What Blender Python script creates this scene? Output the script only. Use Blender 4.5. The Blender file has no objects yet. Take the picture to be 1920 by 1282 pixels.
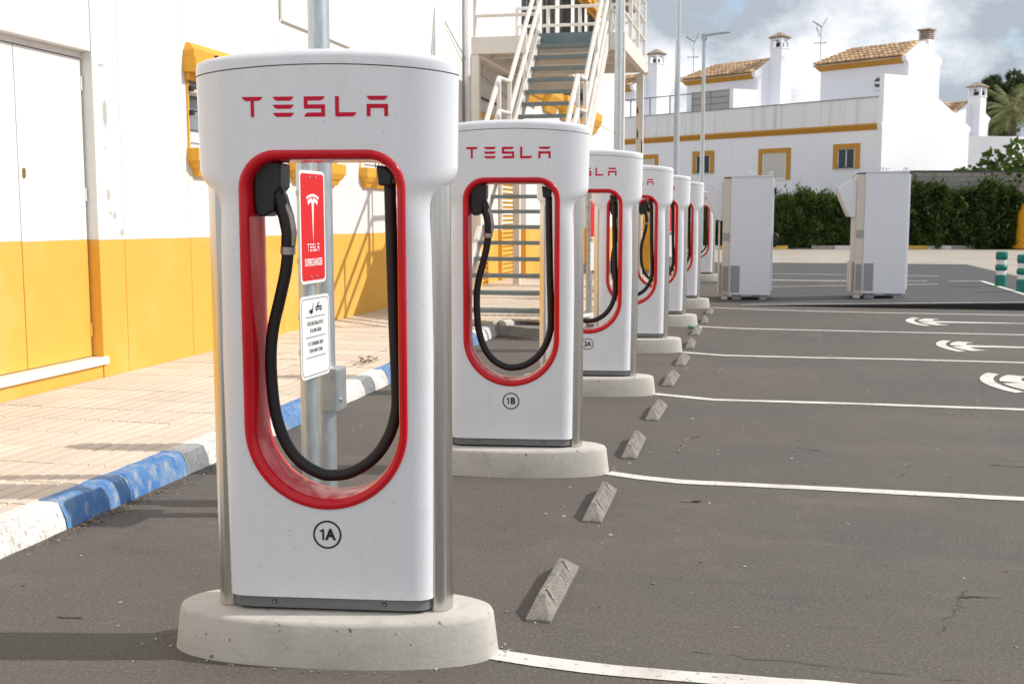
import bpy, bmesh, math, random
import numpy as np
from mathutils import Vector, Matrix
from mathutils.geometry import tessellate_polygon
R = math.radians
rnd = random.Random(7)
S = bpy.context.scene
C = S.collection

# ------------------------------------------------------------------ camera, world, sun, exposure
cam_d = bpy.data.cameras.new('camera'); cam = bpy.data.objects.new('camera', cam_d); C.objects.link(cam)
cam_d.sensor_width = 36; cam_d.lens = 36*2130/1920; cam_d.clip_start = 0.05; cam_d.clip_end = 3000
cam.location = (0, 0, 1.46)
cam.rotation_euler = (R(90-6.4), 0, R(12.6))
cam_d.dof.use_dof = True; cam_d.dof.focus_distance = 4.6; cam_d.dof.aperture_fstop = 9
S.camera = cam
SUN_EL, SUN_AZ = 40, 12.6          # azimuth counted from +X towards +Y
W = bpy.data.worlds.new('World'); S.world = W; W.use_nodes = True
wn, wl = W.node_tree.nodes, W.node_tree.links
wn.clear()
def N(nt, t, **k):
    n = nt.nodes.new(t)
    for a, b in k.items():
        if a.startswith('i_'): n.inputs[a[2:].replace('_', ' ')].default_value = b
        else: setattr(n, a, b)
    return n
wt = W.node_tree
sky = N(wt, 'ShaderNodeTexSky', sky_type='NISHITA', sun_disc=False)
sky.sun_elevation = R(SUN_EL); sky.sun_rotation = R(90-SUN_AZ); sky.air_density = 1.0; sky.dust_density = 1.2
bg1 = N(wt, 'ShaderNodeBackground'); bg1.inputs[1].default_value = 0.13
wl.new(sky.outputs[0], bg1.inputs[0])
tc = N(wt, 'ShaderNodeTexCoord')
sep = N(wt, 'ShaderNodeSeparateXYZ'); wl.new(tc.outputs['Generated'], sep.inputs[0])
def M(nt, op, a, b=None, c=None):
    n = nt.nodes.new('ShaderNodeMath'); n.operation = op
    for i, v in enumerate((a, b, c)):
        if v is None: continue
        if isinstance(v, (int, float)): n.inputs[i].default_value = v
        else: nt.links.new(v, n.inputs[i])
    return n.outputs[0]
cmb = N(wt, 'ShaderNodeMapping'); cmb.inputs['Scale'].default_value = (1, 1, 1.45); cmb.inputs['Location'].default_value = (7.7, .4, 3.3)
wl.new(tc.outputs['Generated'], cmb.inputs[0])
n1 = N(wt, 'ShaderNodeTexNoise'); n1.inputs['Scale'].default_value = 6.5; n1.inputs['Detail'].default_value = 9; n1.inputs['Roughness'].default_value = .55; n1.inputs['Distortion'].default_value = .3
n2 = N(wt, 'ShaderNodeTexNoise'); n2.inputs['Scale'].default_value = 6.0; n2.inputs['Detail'].default_value = 8; n2.inputs['Roughness'].default_value = .58; n2.inputs['Distortion'].default_value = .12
wl.new(cmb.outputs[0], n1.inputs['Vector'])
off = N(wt, 'ShaderNodeVectorMath', operation='ADD'); off.inputs[1].default_value = (5.2, 1.3, 8); wl.new(cmb.outputs[0], off.inputs[0]); wl.new(off.outputs[0], n2.inputs['Vector'])
cov = N(wt, 'ShaderNodeValToRGB'); cov.color_ramp.elements[0].position = .35; cov.color_ramp.elements[1].position = .43
wl.new(n1.outputs[0], cov.inputs[0])
shd = N(wt, 'ShaderNodeValToRGB'); e = shd.color_ramp.elements
e[0].position = .41; e[0].color = (.40, .45, .51, 1); e[1].position = .59; e[1].color = (1.0, 1.0, 1.0, 1)
e2 = e.new(.50); e2.color = (.66, .70, .75, 1)
wl.new(n2.outputs[0], shd.inputs[0])
bg2 = N(wt, 'ShaderNodeBackground'); bg2.inputs[1].default_value = 0.86
wl.new(shd.outputs[0], bg2.inputs[0])
mx = N(wt, 'ShaderNodeMixShader'); wl.new(cov.outputs[0], mx.inputs[0]); wl.new(bg1.outputs[0], mx.inputs[1]); wl.new(bg2.outputs[0], mx.inputs[2])
wo = N(wt, 'ShaderNodeOutputWorld'); wl.new(mx.outputs[0], wo.inputs[0])
sun_d = bpy.data.lights.new('sun', 'SUN'); sun = bpy.data.objects.new('sun', sun_d); C.objects.link(sun)
sun_d.energy = 2.6; sun_d.angle = R(.6); sun_d.color = (1, .94, .86)
sdir = Vector((math.cos(R(SUN_EL))*math.cos(R(SUN_AZ)), math.cos(R(SUN_EL))*math.sin(R(SUN_AZ)), math.sin(R(SUN_EL))))
sun.rotation_euler = sdir.to_track_quat('Z', 'Y').to_euler()
sun.location = (20, 5, 20)
S.view_settings.view_transform = 'Standard'; S.view_settings.look = 'None'
S.view_settings.exposure = 0.46; S.view_settings.gamma = 1; S.view_settings.use_curve_mapping = False
S.cycles.max_bounces = 8

# ------------------------------------------------------------------ materials
MATS = {}
def mat(name, col, rough=.6, var=.0, scale=5., metal=0., coat=0., bump=0., bscale=60., spec=None, col2=None, streak=None, island=0., rand=0.):
    if name in MATS: return MATS[name]
    m = bpy.data.materials.new(name); m.use_nodes = True; nt = m.node_tree
    b = nt.nodes['Principled BSDF']; L = nt.links
    c2 = col2 if col2 else tuple(x*(1-var) for x in col)
    b.inputs['Roughness'].default_value = rough; b.inputs['Metallic'].default_value = metal
    if spec is not None: b.inputs['Specular IOR Level'].default_value = spec
    if coat: b.inputs['Coat Weight'].default_value = coat; b.inputs['Coat Roughness'].default_value = .05
    co = N(nt, 'ShaderNodeTexCoord')
    last = None
    if var or col2:
        no = N(nt, 'ShaderNodeTexNoise'); no.inputs['Scale'].default_value = scale; no.inputs['Detail'].default_value = 6; no.inputs['Roughness'].default_value = .6
        if streak:
            mp = N(nt, 'ShaderNodeMapping'); mp.inputs['Scale'].default_value = streak; L.new(co.outputs['Object'], mp.inputs[0]); L.new(mp.outputs[0], no.inputs['Vector'])
        else: L.new(co.outputs['Object'], no.inputs['Vector'])
        rp = N(nt, 'ShaderNodeValToRGB'); rp.color_ramp.elements[0].position = .32; rp.color_ramp.elements[1].position = .68
        rp.color_ramp.elements[0].color = (*c2, 1); rp.color_ramp.elements[1].color = (*col, 1)
        L.new(no.outputs[0], rp.inputs[0]); last = rp.outputs[0]
    else:
        rg = N(nt, 'ShaderNodeRGB'); rg.outputs[0].default_value = (*col, 1); last = rg.outputs[0]
    if island or rand:
        if island: g = N(nt, 'ShaderNodeNewGeometry'); src = g.outputs['Random Per Island']; am = island
        else: g = N(nt, 'ShaderNodeObjectInfo'); src = g.outputs['Random']; am = rand
        hv = N(nt, 'ShaderNodeHueSaturation')
        L.new(M(nt, 'MULTIPLY_ADD', src, am*2, 1-am), hv.inputs['Value']); L.new(last, hv.inputs['Color'])
        last = hv.outputs[0]
    L.new(last, b.inputs['Base Color'])
    if bump:
        nb = N(nt, 'ShaderNodeTexNoise'); nb.inputs['Scale'].default_value = bscale; nb.inputs['Detail'].default_value = 4
        L.new(co.outputs['Object'], nb.inputs['Vector'])
        bp = N(nt, 'ShaderNodeBump'); bp.inputs['Strength'].default_value = bump; bp.inputs['Distance'].default_value = .01
        L.new(nb.outputs[0], bp.inputs['Height']); L.new(bp.outputs[0], b.inputs['Normal'])
    MATS[name] = m
    return m
def leafmat(name, c1, c2, isl=.35):
    m = mat(name, c1, .55, col2=c2, scale=1.6, island=isl, spec=.3)
    nt = m.node_tree; b = nt.nodes['Principled BSDF']
    tr = N(nt, 'ShaderNodeBsdfTranslucent'); ms = N(nt, 'ShaderNodeMixShader'); ms.inputs[0].default_value = .3
    nt.links.new(b.inputs['Base Color'].links[0].from_socket, tr.inputs[0])
    nt.links.new(b.outputs[0], ms.inputs[1]); nt.links.new(tr.outputs[0], ms.inputs[2])
    nt.links.new(ms.outputs[0], nt.nodes['Material Output'].inputs[0])
    return m

def mix_layers(name, base, layers, rough=.8, bump=.3, bscale=150., bdist=.004):
    """layers: (colour, noise scale, low, high, amount, stretch)"""
    m = bpy.data.materials.new(name); m.use_nodes = True; nt = m.node_tree; L = nt.links
    b = nt.nodes['Principled BSDF']; b.inputs['Roughness'].default_value = rough; b.inputs['Specular IOR Level'].default_value = .35
    co = N(nt, 'ShaderNodeTexCoord')
    rg = N(nt, 'ShaderNodeRGB'); rg.outputs[0].default_value = (*base, 1); last = rg.outputs[0]
    for i, (c, sc, lo, hi, am, st) in enumerate(layers):
        mp = N(nt, 'ShaderNodeMapping'); mp.inputs['Scale'].default_value = st; mp.inputs['Location'].default_value = (i*3.7, i*1.9, i*.7)
        L.new(co.outputs['Object'], mp.inputs[0])
        no = N(nt, 'ShaderNodeTexNoise'); no.inputs['Scale'].default_value = sc; no.inputs['Detail'].default_value = 7; no.inputs['Roughness'].default_value = .62
        L.new(mp.outputs[0], no.inputs['Vector'])
        mr = N(nt, 'ShaderNodeMapRange'); mr.inputs['From Min'].default_value = lo; mr.inputs['From Max'].default_value = hi; mr.inputs['To Max'].default_value = am
        L.new(no.outputs[0], mr.inputs['Value'])
        mi = N(nt, 'ShaderNodeMix', data_type='RGBA'); L.new(mr.outputs[0], mi.inputs[0]); L.new(last, mi.inputs[6]); mi.inputs[7].default_value = (*c, 1)
        last = mi.outputs[2]
    L.new(last, b.inputs['Base Color'])
    if bump:
        nb = N(nt, 'ShaderNodeTexNoise'); nb.inputs['Scale'].default_value = bscale; nb.inputs['Detail'].default_value = 5
        L.new(co.outputs['Object'], nb.inputs['Vector'])
        bp = N(nt, 'ShaderNodeBump'); bp.inputs['Strength'].default_value = bump; bp.inputs['Distance'].default_value = bdist
        L.new(nb.outputs[0], bp.inputs['Height']); L.new(bp.outputs[0], b.inputs['Normal'])
    MATS[name] = m
    return m
I3 = (1, 1, 1)
asphalt = mix_layers('asphalt', (.116, .101, .089), [
    ((.092, .085, .080), .55, .45, .66, .8, (1, 1, 1)), ((.150, .130, .112), .9, .52, .72, .75, (.8, 1.2, 1)),
    ((.22, .16, .11), 1.3, .62, .74, .45, (1, 1, 1)), ((.066, .061, .057), 4, .58, .74, .4, (.4, 1.6, 1)), ((.17, .15, .13), 6, .56, .72, .4, (.6, 1.2, 1)),
    ((.20, .18, .16), 70, .5, .68, .7, I3), ((.040, .038, .037), 110, .53, .64, .7, I3), ((.25, .22, .19), 190, .58, .68, .6, I3), ((.42, .38, .33), 48, .70, .73, .8, I3)], .8, .7, 170, .005)
asphalt_new = mix_layers('asphalt_new', (.088, .086, .086), [
    ((.07, .068, .068), .6, .45, .7, .8, I3), ((.14, .13, .12), 1.1, .6, .75, .5, I3), ((.05, .05, .05), 120, .55, .7, .5, I3)], .8, .3, 200)
asphalt_edge = mix_layers('asphalt_edge', (.022, .022, .022), [((.05, .048, .045), 40, .5, .7, .6, I3)], .85, .5, 120)
pale_concrete = mix_layers('pale_pavement', (.42, .37, .32), [((.33, .29, .25), .7, .45, .7, .8, (1, .5, 1)), ((.3, .25, .2), 3, .6, .75, .5, I3)], .85, .2)
line_paint = mix_layers('line_paint', (.70, .68, .64), [((.48, .42, .36), 3.5, .48, .70, .65, I3), ((.22, .20, .185), 34, .585, .66, .75, I3), ((.50, .47, .43), 9, .55, .7, .5, I3)], .7, .4, 200)
tile_m = mix_layers('tile_concrete', (.63, .535, .445), [((.57, .47, .375), 2.2, .45, .7, .7, I3), ((.60, .55, .48), 5, .5, .7, .6, I3), ((.34, .28, .23), 20, .64, .74, .5, I3)], .85, .3, 120)
nt = tile_m.node_tree
joint_m = mat('joint_sand', (.52, .43, .34), .95, .3, 8)
base_conc = mix_layers('cast_concrete', (.55, .52, .47), [((.45, .43, .39), 2.4, .42, .64, .85, (1, 1, 1.6)), ((.62, .47, .33), 3.2, .56, .70, .6, I3), ((.13, .12, .11), 30, .645, .675, .85, I3), ((.38, .36, .32), 14, .52, .70, .5, (1, 1, 3)), ((.64, .61, .56), 55, .58, .68, .4, I3)], .85, .3, 70, .004)
kerb_white = mix_layers('kerb_white_paint', (.74, .73, .70), [((.55, .53, .5), 6, .45, .66, .8, I3), ((.30, .29, .27), 60, .55, .63, .75, (1, 1, .5)), ((.40, .39, .37), 15, .60, .68, .6, I3)], .75, .45, 60)
kerb_blue = mix_layers('kerb_blue_paint', (.055, .185, .45), [((.13, .28, .52), 5, .42, .64, .7, I3), ((.30, .36, .44), 8, .48, .66, .65, (1, 1, .6)), ((.40, .42, .44), 24, .54, .64, .75, (1, 1, .3)), ((.20, .24, .30), 60, .55, .64, .8, I3)], .7, .45, 60)
kerb_yellow = mix_layers('kerb_yellow_paint', (.62, .36, .07), [((.45, .42, .36), 14, .56, .66, .8, I3)], .75, .4, 60)
kerb_raw = mat('kerb_raw', (.36, .34, .31), .9, .3, 9, bump=.3)
white = mat('white_coat', (.79, .80, .825), .3, .03, 3, coat=.35)
white_speck = mix_layers('charger_white', (.79, .81, .85), [((.74, .75, .77), 2.2, .45, .75, .6, (1, 1, .4)), ((.46, .42, .38), 115, .635, .66, .55, I3), ((.66, .63, .59), 3.5, .56, .74, .35, (2.5, 2.5, .35))], .26, 0)
white_speck.node_tree.nodes['Principled BSDF'].inputs['Coat Weight'].default_value = .5
white_speck.node_tree.nodes['Principled BSDF'].inputs['Coat Roughness'].default_value = .08
red = mat('red_gloss', (.66, .010, .022), .17, .2, 5, coat=.14, spec=.28)
red_text = mat('red_print', (.62, .010, .045), .5, spec=.2)
seam_m = mat('seam_rust', (.22, .12, .07), .8, .4, 20)
steel = mat('brushed_steel', (.72, .71, .69), .27, .22, 6, metal=1, streak=(30, 30, .6))
trim_grey = mat('trim_grey', (.17, .18, .18), .45, .15, 4)
black_pl = mat('black_plastic', (.014, .014, .016), .42, .2, 6)
black_rub = mat('black_rubber', (.012, .011, .011), .55, .2, 20)
grey_ring = mat('grey_collar', (.42, .40, .40), .35, metal=.6)
black_print = mat('black_print', (.012, .012, .012), .6)
galv = mat('galvanised', (.60, .66, .69), .42, .22, 9, metal=.85, streak=(6, 6, 1.2))
galv_dull = mat('galvanised_dull', (.50, .54, .56), .5, .2, 8, metal=.6)
sign_red = mat('sign_red', (.68, .008, .012), .45)
sign_white = mat('sign_white', (.82, .83, .84), .4)
rubber_stop = mix_layers('grey_rubber', (.21, .195, .175), [((.31, .275, .235), 9, .42, .66, .8, I3), ((.10, .095, .09), 20, .54, .66, .75, I3), ((.34, .30, .26), 70, .58, .66, .6, I3)], .9, .8, 60, .006)
wall_white = mix_layers('wall_white', (.80, .79, .77), [((.74, .73, .71), 1.3, .45, .7, .6, I3), ((.66, .65, .63), 2.4, .68, .74, .5, (1, 1, .35)), ((.76, .755, .74), 9, .5, .7, .5, I3)], .8, .4, 24, .006)
wall_yellow = mix_layers('wall_yellow', (.80, .445, .080), [((.80, .50, .14), .9, .50, .62, .7, I3), ((.76, .40, .06), 3, .5, .7, .5, I3), ((.3, .2, .1), 18, .69, .73, .6, I3)], .75, .4, 24, .006)
trim_yellow = mix_layers('trim_yellow', (.80, .41, .045), [((.66, .30, .03), 4, .45, .7, .6, I3)], .6, .1, 40)
ochre = mix_layers('ochre_trim', (.55, .27, .035), [((.47, .22, .03), 4, .45, .7, .6, I3)], .7, .1, 40)
house_white = mix_layers('house_white', (.86, .865, .90), [((.80, .805, .84), .8, .45, .7, .6, (1, 1, .5))], .8, .1, 20)
parapet_m = mix_layers('parapet_render', (.82, .82, .84), [((.55, .53, .51), 1.0, .52, .70, .7, (3.4, 3.4, .10)), ((.33, .31, .28), 3, .62, .75, .6, (1, 1, .25))], .85, .1, 30)
roof_m = mat('roof_clay', (.58, .40, .24), .85, col2=(.42, .27, .15), scale=1.2, island=.3)
chim_m = mat('chimney_cap', (.45, .36, .28), .9, .3, 5)
stair_white = mix_layers('stair_white_paint', (.76, .73, .68), [((.68, .61, .53), 3, .5, .7, .6, I3), ((.36, .20, .11), 9, .66, .74, .75, (1, 1, .4))], .6, .15, 50)
tread_m = mat('tread_galvanised', (.27, .325, .33), .6, .35, 30, metal=.3)
fascia_m = mat('tread_plate', (.19, .255, .275), .55, .2, 3, metal=.3)
glass = mat('window_glass', (.05, .065, .07), .08, spec=.8)
glass_pale = mat('window_glass_pale', (.28, .34, .36), .12, .2, 2, spec=.8)
dark_iron = mat('dark_iron', (.02, .02, .022), .5)
blind_m = mat('blind_cream', (.66, .63, .57), .6, .08, 6)
cabinet_m = mix_layers('cabinet_white', (.77, .80, .86), [((.73, .76, .81), 1.4, .45, .7, .5, I3)], .5, 0)
cabinet_cream = mat('cabinet_cream', (.68, .63, .56), .5, .06, 2)
vent_m = mat('vent_grey', (.33, .33, .35), .55, .2, 80)
green_pl = mat('green_plastic', (.0, .20, .155), .4, .15, 3)
white_band = mat('reflective_band', (.80, .80, .80), .4)
bin_yellow = mat('bin_yellow', (.72, .34, .008), .45, .08, 2)
block_m = mix_layers('concrete_block', (.33, .31, .28), [((.24, .23, .21), 1.4, .45, .7, .7, I3), ((.2, .19, .17), 9, .6, .75, .5, I3)], .9, .3, 30)
bark = mat('bark', (.11, .085, .06), .9, .4, 6, bump=.5, bscale=25)
leaf_hedge = leafmat('leaf_hedge', (.12, .185, .036), (.044, .076, .018))
leaf_dark = leafmat('leaf_dark', (.080, .125, .032), (.034, .058, .016))
leaf_fig = leafmat('leaf_fig', (.12, .21, .035), (.06, .12, .02))
leaf_pine = leafmat('leaf_pine', (.075, .10, .04), (.042, .06, .026))
leaf_palm = leafmat('leaf_palm', (.34, .35, .16), (.20, .22, .09))
leaf_brown = leafmat('leaf_brown', (.075, .045, .03), (.045, .03, .018))
leaf_lit = leafmat('leaf_light', (.13, .19, .04), (.08, .13, .03))
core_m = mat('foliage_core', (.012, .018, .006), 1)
litter_m = mat('dry_leaf', (.36, .22, .10), .9, col2=(.16, .10, .06), scale=30, island=.4)

# ------------------------------------------------------------------ mesh helpers
class MB:
    def __init__(s): s.v = []; s.f = []; s.m = []; s.mats = []
    def mi(s, m):
        if m not in s.mats: s.mats.append(m)
        return s.mats.index(m)
    def add(s, vs, fs, m):
        o = len(s.v); i = s.mi(m)
        s.v += [tuple(v) for v in vs]; s.f += [tuple(o+k for k in f) for f in fs]; s.m += [i]*len(fs)
        return s
    def box(s, a, b, m):
        x0, x1 = sorted((a[0], b[0])); y0, y1 = sorted((a[1], b[1])); z0, z1 = sorted((a[2], b[2]))
        return s.add([(x0,y0,z0),(x1,y0,z0),(x1,y1,z0),(x0,y1,z0),(x0,y0,z1),(x1,y0,z1),(x1,y1,z1),(x0,y1,z1)],
                     [(0,3,2,1),(4,5,6,7),(0,1,5,4),(1,2,6,5),(2,3,7,6),(3,0,4,7)], m)
    def hexa(s, p, m):      # 8 corners, bottom 4 then top 4
        return s.add(p, [(0,3,2,1),(4,5,6,7),(0,1,5,4),(1,2,6,5),(2,3,7,6),(3,0,4,7)], m)
    def prism(s, poly, o, ex, ey, ez, h, m, h0=0):   # polygon in (ex,ey) at o, extruded along ez
        o, ex, ey, ez = map(Vector, (o, ex, ey, ez)); n = len(poly)
        a = [o+ex*p[0]+ey*p[1]+ez*h0 for p in poly]; b = [q+ez*(h-h0) for q in a]
        tri = tessellate_polygon([[Vector((p[0], p[1], 0)) for p in poly]])
        fs = [tuple(t) for t in tri] + [tuple(n+k for k in reversed(t)) for t in tri]
        fs += [(i, (i+1) % n, n+(i+1) % n, n+i) for i in range(n)]
        return s.add(a+b, fs, m)
    def tube(s, pts, r, m, n=10, cap=True):
        pts = [Vector(p) for p in pts]; rs = r if isinstance(r, (list, tuple)) else [r]*len(pts)
        vs = []; fs = []; ref = None
        for i, p in enumerate(pts):
            d = (pts[min(i+1, len(pts)-1)]-pts[max(i-1, 0)]).normalized()
            if ref is None:
                ref = d.orthogonal().normalized()
            ref = (ref-d*ref.dot(d)).normalized(); bi = d.cross(ref)
            for k in range(n):
                a = 2*math.pi*k/n; vs.append(p+(ref*math.cos(a)+bi*math.sin(a))*rs[i])
        for i in range(len(pts)-1):
            for k in range(n):
                k2 = (k+1) % n; fs.append((i*n+k, i*n+k2, (i+1)*n+k2, (i+1)*n+k))
        if cap: fs.append(tuple(reversed(range(n)))); fs.append(tuple((len(pts)-1)*n+k for k in range(n)))
        return s.add(vs, fs, m)
    def lathe(s, prof, c, m, n=24):      # prof: (r,z)
        vs = []; fs = []
        for r, z in prof:
            for k in range(n):
                a = 2*math.pi*k/n; vs.append((c[0]+r*math.cos(a), c[1]+r*math.sin(a), c[2]+z))
        for i in range(len(prof)-1):
            for k in range(n):
                k2 = (k+1) % n; fs.append((i*n+k, i*n+k2, (i+1)*n+k2, (i+1)*n+k))
        fs.append(tuple(reversed(range(n)))); fs.append(tuple((len(prof)-1)*n+k for k in range(n)))
        return s.add(vs, fs, m)
    def grid(s, rows, m, closed=False):
        nr, nc = len(rows), len(rows[0]); vs = [p for r in rows for p in r]; fs = []
        for i in range(nr-1):
            for k in range(nc if closed else nc-1):
                k2 = (k+1) % nc; fs.append((i*nc+k, i*nc+k2, (i+1)*nc+k2, (i+1)*nc+k))
        return s.add(vs, fs, m)
    def xf(s, mtx):
        s.v = [tuple(mtx @ Vector(v)) for v in s.v]; return s
    def mesh(s, name, smooth=None, merge=0., recalc=True):
        me = bpy.data.meshes.new(name); me.from_pydata(s.v, [], s.f)
        for m in s.mats: me.materials.append(m)
        me.polygons.foreach_set('material_index', s.m)
        if merge or recalc:
            bm = bmesh.new(); bm.from_mesh(me)
            if merge: bmesh.ops.remove_doubles(bm, verts=bm.verts, dist=merge)
            if recalc: bmesh.ops.recalc_face_normals(bm, faces=bm.faces)
            bm.to_mesh(me); bm.free()
        if smooth is not None:
            me.polygons.foreach_set('use_smooth', [True]*len(me.polygons))
            if smooth < 180: me.set_sharp_from_angle(angle=R(smooth))
        me.update(); return me
    def build(s, name, parent=None, smooth=None, merge=0., recalc=True, bevel=0., label=None, loc=None):
        o = bpy.data.objects.new(name, s.mesh(name, smooth, merge, recalc)); C.objects.link(o)
        if parent: o.parent = parent
        if loc: o.location = loc
        if bevel:
            b = o.modifiers.new('bevel', 'BEVEL'); b.width = bevel; b.segments = 2; b.limit_method = 'ANGLE'; b.angle_limit = R(40)
        if label: o['label'] = label
        return o
def thing(name, label, cat, loc=(0, 0, 0), rz=0, group=None):
    o = bpy.data.objects.new(name, None); C.objects.link(o); o.location = loc; o.rotation_euler = (0, 0, rz)
    o.empty_display_size = .2
    return tag(o, label, cat, group)
def tag(o, label, cat, group=None):
    o['label'] = label; o['category'] = cat
    if group: o['group'] = group
    return o
def kind(o, k): o['kind'] = k; return o
def copy_tree(o, parent=None, skip=()):
    c = o.copy(); C.objects.link(c); c.parent = parent
    for ch in list(o.children):
        if ch.name.split('.')[0] not in skip: copy_tree(ch, c, skip)
    return c
def text_into(mb, s, size, m, mtx, sx=1., off=0., align='CENTER', depth=.001):
    cu = bpy.data.curves.new('text', 'FONT'); cu.body = s; cu.size = size; cu.align_x = align; cu.align_y = 'CENTER'
    cu.offset = off; cu.extrude = depth; cu.resolution_u = 3
    o = bpy.data.objects.new('text', cu); C.objects.link(o); bpy.context.view_layer.update()
    me = bpy.data.meshes.new_from_object(o)
    vs = [mtx @ Vector((v.co.x*sx, v.co.y, v.co.z)) for v in me.vertices]; fs = [tuple(p.vertices) for p in me.polygons]
    mb.add(vs, fs, m); bpy.data.objects.remove(o); bpy.data.meshes.remove(me); bpy.data.curves.remove(cu)

# ------------------------------------------------------------------ ground
ground = MB().add([(-900, -300, -.03), (900, -300, -.03), (900, 1500, -.03), (-900, 1500, -.03)], [(0, 1, 2, 3)], pale_concrete).build('ground'); kind(ground, 'structure')
lot_poly = [(-3.3, -12), (40, -12), (40, 26.5), (5.9, 27.3), (5.75, 35.6), (-5.3, 35.6), (-5.3, 25), (-3.3, 25)]
lot = MB().add([(x, y, 0) for x, y in lot_poly], [tuple(range(len(lot_poly)))], asphalt).build('parking_lot'); kind(lot, 'structure')
far = MB().add([(-12, 24.5, .004), (5.72, 24.5, .004), (5.72, 35.55, .004), (-12, 35.55, .004)], [(0, 1, 2, 3)], asphalt_new).build('resurfaced_asphalt'); kind(far, 'structure')
def ribbon(pts, w, z, wob=.004):
    ps = []
    for i in range(len(pts)-1):
        a, b = Vector(pts[i]), Vector(pts[i+1]); n = max(1, int((b-a).length/.12))
        ps += [a.lerp(b, k/n) for k in range(n)]
    ps.append(Vector(pts[-1])); vs = []
    for i, p in enumerate(ps):
        d = (ps[min(i+1, len(ps)-1)]-ps[max(0, i-1)]).normalized(); nn = Vector((-d.y, d.x))
        zi = z(p.x) if callable(z) else z
        for sgn in (-1, 1):
            q = p+nn*sgn*(w/2+rnd.uniform(-wob, wob)); vs.append((q.x, q.y, zi))
    return vs, [(2*i, 2*i+1, 2*i+3, 2*i+2) for i in range(len(ps)-1)]
bays = [[(-.87, 3.553), (-.70, 3.527), (-.537, 3.509), (-.452, 3.502), (-.364, 3.502), (-.195, 3.506), (.2, 3.518), (3.2, 3.525)], [(-.85, 6.30), (-.66, 6.22), (-.434, 6.172), (.29, 6.180), (5.2, 6.14)],
        [(-.865, 9.22), (-.61, 9.12), (-.373, 9.03), (.686, 9.075), (5.5, 9.08)], [(-.854, 12.13), (-.419, 11.94), (.52, 11.95), (1.313, 12.0), (5.6, 11.97)],
        [(-.86, 15.0), (-.293, 14.83), (1.346, 14.805), (5.6, 14.77)], [(-.853, 18.1), (.123, 17.88), (.675, 17.77), (1.671, 17.69), (5.8, 17.72)]]
for b in bays: MB().add(*ribbon(b, .09, .0035), line_paint).build('bay_line', lot)
for (x0, y0, x1, y1) in [(.0, 28.75, 4.0, 28.1), (.0, 26.0, 3.45, 26.6), (.0, 25.85, 4.0, 25.35)][:3]:
    MB().add(*ribbon([(x0, y0), (x1, y1-(y1-y0)*.6)], .11, .010), line_paint).build('bay_line', far)
# raised island for the cabinets: its top climbs gently to the right
iz = lambda x: .004+max(0., (x+.42))*.0265
isl = MB(); xs = np.linspace(-.42, 4.3, 14)
isl.grid([[(x, 18.62, -.02) for x in xs], [(x, 18.625, max(.004, iz(x)-.012)) for x in xs], [(x, 18.645, iz(x)) for x in xs]], asphalt_edge)
isl.grid([[(x, 18.645, iz(x)) for x in xs], [(x, 24.45, iz(x)) for x in xs]], asphalt_new)
isl.grid([[(4.3, y, -.02) for y in (18.645, 24.45)], [(4.3, y, iz(4.3)) for y in (18.645, 24.45)]], asphalt_edge)
isl.grid([[(x, 24.45, -.02) for x in xs], [(x, 24.45, iz(x)) for x in xs]], asphalt_edge)
isl = isl.build('traffic_island', recalc=False); kind(isl, 'structure')
lz = lambda x: iz(x)+.005
MB().add(*ribbon([(-.4, 18.69), (4.24, 18.69)], .07, lz), line_paint).build('edge_line', isl)
MB().add(*ribbon([(4.23, 18.72), (4.23, 24.3)], .1, lz), line_paint).build('edge_line', isl)
MB().add(*ribbon([(3.6, 24.32), (4.28, 24.32)], .1, lz), line_paint).build('edge_line', isl)
MB().add(*ribbon([(-.3, 23.3), (3.3, 23.5)], .09, lz), line_paint).build('bay_line', isl)
# cracks, the tan gutter seam and scuffs in the asphalt
crack_m = mat('crack_dark', (.068, .062, .056), .95); tan_m = mix_layers('dried_mud', (.185, .148, .115), [((.12, .105, .095), 12, .45, .6, .9, I3)], .95, .4, 90)
cr = random.Random(12)
def wander(a, b, j, n=14):
    a, b = Vector(a), Vector(b); return [tuple(a.lerp(b, i/n)+Vector((cr.gauss(0, j), cr.gauss(0, j)))) for i in range(n+1)]
for a, b in (((-.2, 3.72), (1.1, 3.62)), ((.62, 4.05), (.80, 4.6)), ((1.6, 7.5), (2.4, 7.3))):
    MB().add(*ribbon(wander(a, b, .008, 30), .0028, .0035, .002), crack_m).build('crack', lot)
for a, b, w in (((-.50, 6.95), (-.46, 7.45), .022), ((-.46, 7.45), (-.40, 7.5), .018), ((-.42, 10.5), (-.40, 10.95), .035), ((-.38, 5.76), (-.30, 5.74), .04)):
    MB().add(*ribbon(wander(a, b, .012, 8), w, .0032, w*.3), tan_m).build('mud_mark', lot)
for a, b in (((1.3, 7.0), (1.55, 6.97)), ((.2, 7.25), (.36, 7.2)), ((.75, 4.5), (.9, 4.53)), ((-2.5, 3.55), (-2.4, 3.56))):
    MB().add(*ribbon(wander(a, b, .006, 5), .010, .0034, .005), crack_m).build('scuff', lot)
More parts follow.
